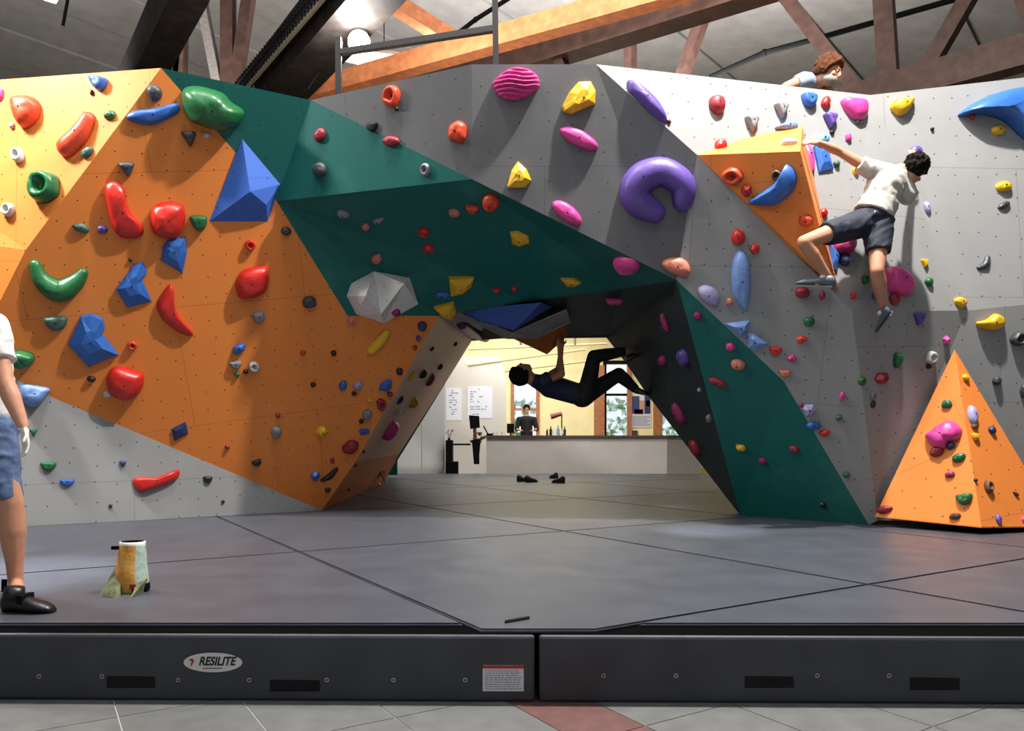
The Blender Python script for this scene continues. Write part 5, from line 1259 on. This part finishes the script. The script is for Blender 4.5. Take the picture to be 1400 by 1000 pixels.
hand(bm, wrL, Vector((.2, 0, -1)), Vector((.6, -.6, 0)), 1.0, .35, -1)
me = remeshed(bm, .0075, 3)
body = link('body', me, [m_skin, m_chalk], man, True)
for p in me.polygons:
    c = p.center
    if (c-wri).length < .24 and c.z < wri.z-.012 and c.y < wri.y+.07 or (c-wrL).length < .26 and c.z < wrL.z-.01: p.material_index = 1
eyes(hc, R, man)
bm = BM(); hair_shell(bm, hc, R); put('hair', bm, m_hair, man, .012, 1)
bm = BM(); limb(bm, [(neck+Vector((0, 0, -.06)), .09), (chest, .15), (hip+Vector((0, 0, .06)), .145)]); cyl(bm, shR+Vector((-.01, .01, .02)), shR.lerp(elb, .62), .072, .066, 20); ell(bm, shR, (.072,)*3)
limb(bm, [(shR, .07), (chest+Vector((0, 0, .08)), .13)]); limb(bm, [(shL, .07), (chest+Vector((0, 0, .05)), .12)]); cyl(bm, shL, shL.lerp(elL, .55), .072, .07, 20); put('shirt', bm, m_tee, man, .010, 2, ((1, 0, .3), .007))
bm = BM(); ell(bm, hip+Vector((0, 0, .02)), (.16, .16, .12)); cyl(bm, hip+Vector((.04, -.04, .02)), q(7, 684, Y0-.02), .12, .082, 24); cyl(bm, hip+Vector((-.05, .09, .02)), kL+Vector((.0, 0, .05)), .115, .085, 24); put('shorts', bm, m_denim, man, .009, 2, ((1, 0, .35), .009))
for hx, hy, nm in ((G(6, 837), G(73, 838), 'shoe'), (aL+Vector((-.05, 0, -.08)), aL+Vector((.2, -.08, -.08)), 'shoe')):
    bm = BM(); hx.z = .302; hy.z = .302; shoe_mesh(bm, hx, hy, UP, .105, .1); sh = obj(nm, bm, m_shoe, man, True)
    bm = BM(); d = (hy-hx).normalized(); cyl(bm, hx+d*.045+Vector((0, 0, .06)), hx+d*.05+Vector((0, 0, .115)), .05, .042, 16); obj('ankle_cuff', bm, m_shoe, sh, True)
    bm = BM(); box(bm, hx+d*.09+Vector((0, -.047, .045)), hx+d*.115+Vector((0, .047, .083))); obj('strap', bm, m_blk, sh)
    bm = BM(); beam(bm, hx+Vector((.0, 0, .09)), hx+Vector((.0, 0, .15)), .025, .006); obj('heel_loop', bm, m_blk, sh)

# ---------- climber in the white shirt at the right
yc = 6.52
cl = empty('person', q(1195, 300, yc), 'climber seen from behind in pale T-shirt and navy shorts reaching to the orange wedge', 'person')
hc = q(1250, 234, 6.5); hf = Vector((.45, .75, -.45)); hu = Vector((.55, .1, .8))
pel = q(1194, 298, yc); che = q(1212, 251, yc); nk = q(1231, 236, yc)
sL = q(1188, 230, 6.5); eL = q(1149, 208, 6.52); wL = q(1119, 195, 6.45)
sR = q(1240, 268, yc+.02); eR = q(1242, 250, 6.76); wR = q(1247, 222, 6.88)
hL = q(1180, 303, yc); kn = q(1099, 331, 6.3); an = q(1132, 378, 6.42)
hR = q(1202, 305, yc); k2 = q(1199, 370, 6.38); a2 = q(1208, 424, 6.55)
bm = BM(); R = head(bm, hc, hf, hu, 1.0)
limb(bm, [(hc-hu.normalized()*.05, .055), (nk, .058)]); limb(bm, [(nk, .075), (che, .12), (pel.lerp(che, .4), .105), (pel, .115)]); limb(bm, [(sL, .06), (nk.lerp(che, .5), .09), (sR, .06)])
limb(bm, [(sL, .052), (sL.lerp(eL, .5), .046), (eL, .037)]); limb(bm, [(eL, .037), (eL.lerp(wL, .35), .039), (wL, .025)])
limb(bm, [(sR, .05), (eR, .038), (wR, .026)])
limb(bm, [(hL, .095), (hL.lerp(kn, .5), .078), (kn, .055)]); limb(bm, [(kn, .054), (kn.lerp(an, .35), .058), (kn.lerp(an, .75), .04), (an, .033)])
limb(bm, [(hR, .095), (hR.lerp(k2, .5), .08), (k2, .056)]); limb(bm, [(k2, .055), (k2.lerp(a2, .3), .062), (k2.lerp(a2, .75), .042), (a2, .034)])
limb(bm, [(an, .033), (q(1118, 388, 6.45), .03)]); limb(bm, [(a2, .034), (q(1206, 438, 6.6), .03)])
hand(bm, wL, Vector((-1, .0, .12)), Vector((0, .9, -.5)), .95, .6, 1); hand(bm, wR, Vector((.1, .1, 1)), Vector((0, 1, 0)), .95, .5, 1)
link('body', remeshed(bm, .0085, 3), m_skin2, cl, True); eyes(hc, R, cl)
bm = BM(); hair_shell(bm, hc, R, 1.0, .022, .28, 5, low=-.055); put('hair', bm, m_hair, cl, .008, 0)
bm = BM(); limb(bm, [(nk+Vector((-.01, 0, -.03)), .085), (che, .15), (pel.lerp(che, .45), .145)]); cyl(bm, pel.lerp(che, .5), pel+Vector((0, 0, .03)), .15, .165, 28)
limb(bm, [(sL, .07), (nk.lerp(che, .55), .11), (sR, .075)]); cyl(bm, sL+Vector((.02, 0, -.01)), sL.lerp(eL, .3), .075, .068, 20); cyl(bm, sR, sR.lerp(eR, .5), .075, .07, 20); put('shirt', bm, m_teeg, cl, .010, 2, ((.5, 0, -.8), .011))
bm = BM(); ell(bm, pel+Vector((0, 0, -.01)), (.165, .15, .12)); cyl(bm, pel+Vector((0, 0, -.02)), pel+Vector((.0, 0, .05)), .158, .15, 28)
cyl(bm, hL+Vector((.04, 0, .0)), hL.lerp(kn, .62), .12, .098, 24); cyl(bm, hR+Vector((-.01, 0, .03)), hR.lerp(k2, .62), .13, .098, 24); put('shorts', bm, m_navy, cl, .010, 2, ((.8, 0, .5), .007))
bm = BM(); ell(bm, pel+Vector((-.06, -.165, .0)), (.012, .008, .012)); obj('pocket_button', bm, m_metal, cl)
for he, to in ((q(1140, 391, 6.38), q(1089, 389, 6.56)), (q(1218, 428, 6.46), q(1198, 453, 6.66))):
    up = Vector((0, -.25, 1)) if he.x < 3 else Vector((.1, -.95, .35))
    if he.x > 2.9 and to.z < he.z-.08: up = Vector((-.74, -.15, .67))
    bm = BM(); shoe_mesh(bm, he, to, up.normalized(), .095, .085); sh = obj('shoe', bm, m_shoeg, cl, True)
    bm = BM(); d = (to-he); u_ = up.normalized(); s_ = d.cross(u_).normalized(); prism(bm, [he-s_*.035, he+s_*.035, he+d*.6+s_*.045, to+s_*.02, to-s_*.02, he+d*.6-s_*.045], -u_*.012); obj('sole', bm, m_rub, sh)
    bm = BM(); ell(bm, he+d*.3+u_*.07, (.03, .03, .02)); obj('tongue', bm, m_paper, sh)

# ---------- climber hanging under the arch (in shadow)
ya = 8.95
ac = empty('person', q(795, 540, ya), 'climber in dark clothes hanging horizontally under the arch', 'person')
hc = q(714, 510, ya); hf = Vector((-.25, .35, .9)); hu = Vector((-1, .1, .05))
nk = q(729, 520, ya); che = q(752, 528, ya); pel = q(796, 541, ya)
s1 = q(744, 522, ya-.15); e1_ = q(768, 512, ya-.15); w1_ = q(765, 478, ya-.05); s2 = q(742, 520, ya+.15); e2_ = q(764, 505, ya+.2); w2_ = q(768, 474, ya+.15)
k1 = q(812, 488, ya-.05); an1 = q(858, 480, ya-.02); k2 = q(846, 512, ya+.08); an2 = q(872, 535, ya+.05)
bm = BM(); R = head(bm, hc, hf, hu, 1.1); limb(bm, [(hc-hu.normalized()*.03, .065), (nk, .075), (che, .13), (che.lerp(pel, .5), .115), (pel, .13)]); limb(bm, [(s1, .06), (che, .11), (s2, .06)])
for s_, e_, w_ in ((s1, e1_, w1_), (s2, e2_, w2_)): limb(bm, [(s_, .052), (e_, .04), (w_, .027)]); hand(bm, w_, Vector((0, .05, 1)), Vector((-.3, .9, 0)), 1.0, .6)
for k_, a_, hy in ((k1, an1, -.08), (k2, an2, .08)):
    h_ = pel+Vector((.04, hy, 0)); limb(bm, [(h_, .1), (k_, .06), (k_.lerp(a_, .35), .058), (a_, .036)])
link('body', remeshed(bm, .0095, 3), m_skin3, ac, True); eyes(hc, R, ac)
bm = BM(); hair_shell(bm, hc, R, 1.12, .02, .08, 3, low=-.09); put('hair', bm, m_hair, ac, .012, 0)
bm = BM(); limb(bm, [(nk+Vector((.03, 0, -.01)), .085), (che, .14), (che.lerp(pel, .8), .13)]); limb(bm, [(s1, .066), (che, .12), (s2, .066)]); cyl(bm, s1, s1.lerp(e1_, .4), .07, .066, 18); cyl(bm, s2, s2.lerp(e2_, .4), .07, .066, 18); put('shirt', bm, m_navt, ac, .013, 2)
bm = BM(); limb(bm, [(che.lerp(pel, .8), .125), (pel, .142)])
for k_, a_, hy in ((k1, an1, -.08), (k2, an2, .08)):
    h_ = pel+Vector((.04, hy, 0)); limb(bm, [(h_, .115), (k_, .08), (k_.lerp(a_, .35), .075)]); cyl(bm, k_.lerp(a_, .35), k_.lerp(a_, .93), .075, .05, 18)
put('trousers', bm, m_blkc, ac, .013, 2)
for he, to, u_ in ((q(857, 486, ya-.02), q(884, 478, ya+.0), Vector((-.2, 0, -1))), (q(868, 538, ya+.05), q(888, 541, ya+.0), Vector((-.1, -.3, 1)))):
    bm = BM(); shoe_mesh(bm, he, to, u_.normalized(), .095, .09); obj('shoe', bm, m_shoe, ac, True)

# ---------- person looking over the top edge
yt = 7.3
tp = empty('person', q(1110, 118, yt), 'brown haired person in a pale blue shirt and grey mask looking over the wall top', 'person')
hc = q(1133, 99, yt); hf = Vector((.72, -.62, -.42)); hu = Vector((.35, -.1, .95))
bm = BM(); R = head(bm, hc, hf, hu, 1.12)
s1 = q(1099, 111, yt); nk = q(1115, 112, yt+.1)
limb(bm, [(hc-hu.normalized()*.05, .06), (nk, .065), (q(1106, 124, yt+.4), .14), (q(1100, 128, yt+.8), .14)]); limb(bm, [(s1, .066), (q(1076, 119, yt-.02), .05), (q(1064, 127, yt+.05), .04)])
s3 = q(1128, 122, yt+.25); limb(bm, [(s3, .06), (q(1140, 132, yt+.05), .045)])
limb(bm, [(q(1100, 128, yt+.8), .13), (q(1090, 134, yt+1.5), .08)])
link('body', remeshed(bm, .009, 3), m_skin2, tp, True); eyes(hc, R, tp, 1.12)
bm = BM(); hair_shell(bm, hc, R, 1.12, .03, .18, 9, low=-.04); put('hair', bm, m_hairb, tp, .009, 0)
bm = BM(); e = lambda o, rad: ell(bm, hc+R @ (Vector(o)*1.12), tuple(x*1.12 for x in rad), R, 18); e((0, .03, -.058), (.062, .075, .05)); put('face_mask', bm, mat('grey_mask', '8a857e', .8), tp, .01, 2)
bm = BM(); limb(bm, [(s1, .085), (q(1110, 122, yt+.35), .15), (q(1104, 128, yt+.8), .15)]); cyl(bm, s1, s1.lerp(q(1076, 119, yt-.02), .45), .085, .075, 20); put('shirt', bm, m_tee2, tp, .012, 2)

# ---------- receptionist
yr_ = 20.0
rc = empty('person', Vector((q(720, 590, yr_).x, yr_, 0)), 'person in black standing behind the reception counter', 'person')
hc = q(720, 560, yr_); g0_ = Vector((hc.x, yr_, 0))
bm = BM(); R = head(bm, hc, Vector((0, -1, -.2)), UP, 1.0); nk = q(720, 568, yr_)
limb(bm, [(hc+Vector((0, 0, -.05)), .05), (nk, .06)]); limb(bm, [(nk+Vector((0, 0, -.1)), .12), (g0_+Vector((0, 0, 1.0)), .14)])
for s_ in (-1, 1):
    sh = nk+Vector((s_*.2, 0, -.11)); el = sh+Vector((s_*.06, -.05, -.26)); wr_ = el+Vector((-s_*.08, -.2, -.02)); limb(bm, [(sh, .055), (el, .04), (wr_, .028)]); limb(bm, [(sh, .06), (nk+Vector((0, 0, -.1)), .1)])
    hand(bm, wr_, Vector((-s_*.3, -1, 0)), Vector((0, 0, -1)), 1, .3, s_)
    limb(bm, [(g0_+Vector((s_*.09, 0, .95)), .1), (g0_+Vector((s_*.1, 0, .5)), .06), (g0_+Vector((s_*.1, 0, .1)), .045)]); limb(bm, [(g0_+Vector((s_*.1, .02, .06)), .04), (g0_+Vector((s_*.1, -.16, .04)), .035)])
link('body', remeshed(bm, .012, 3), m_skin2, rc, True); eyes(hc, R, rc)
bm = BM(); hair_shell(bm, hc, R, 1.0, .012, .05, 4); put('hair', bm, m_hair, rc, .012, 0)
bm = BM(); limb(bm, [(nk+Vector((0, 0, -.14)), .15), (g0_+Vector((0, 0, .98)), .17)])
for s_ in (-1, 1):
    sh = nk+Vector((s_*.2, 0, -.11)); el = sh+Vector((s_*.06, -.05, -.26)); limb(bm, [(sh, .075), (nk+Vector((0, 0, -.13)), .12)]); limb(bm, [(sh, .07), (el, .06)])
put('jacket', bm, m_blkc, rc, .014, 2)
bm = BM(); limb(bm, [(g0_+Vector((0, 0, .95)), .15), (g0_+Vector((0, 0, .9)), .15)])
for s_ in (-1, 1): cyl(bm, g0_+Vector((s_*.09, 0, .92)), g0_+Vector((s_*.1, 0, .08)), .11, .07, 16)
put('trousers', bm, m_blkc, rc, .016, 2)
bm = BM(); e = lambda o, rad: ell(bm, hc+R @ Vector(o), rad, R, 14); e((0, .032, -.055), (.058, .068, .046)); put('face_mask', bm, mat('pale_mask', 'c9c4bd', .8), rc, .012, 2)
print('holds', HN, 'objects', len(sc.objects))
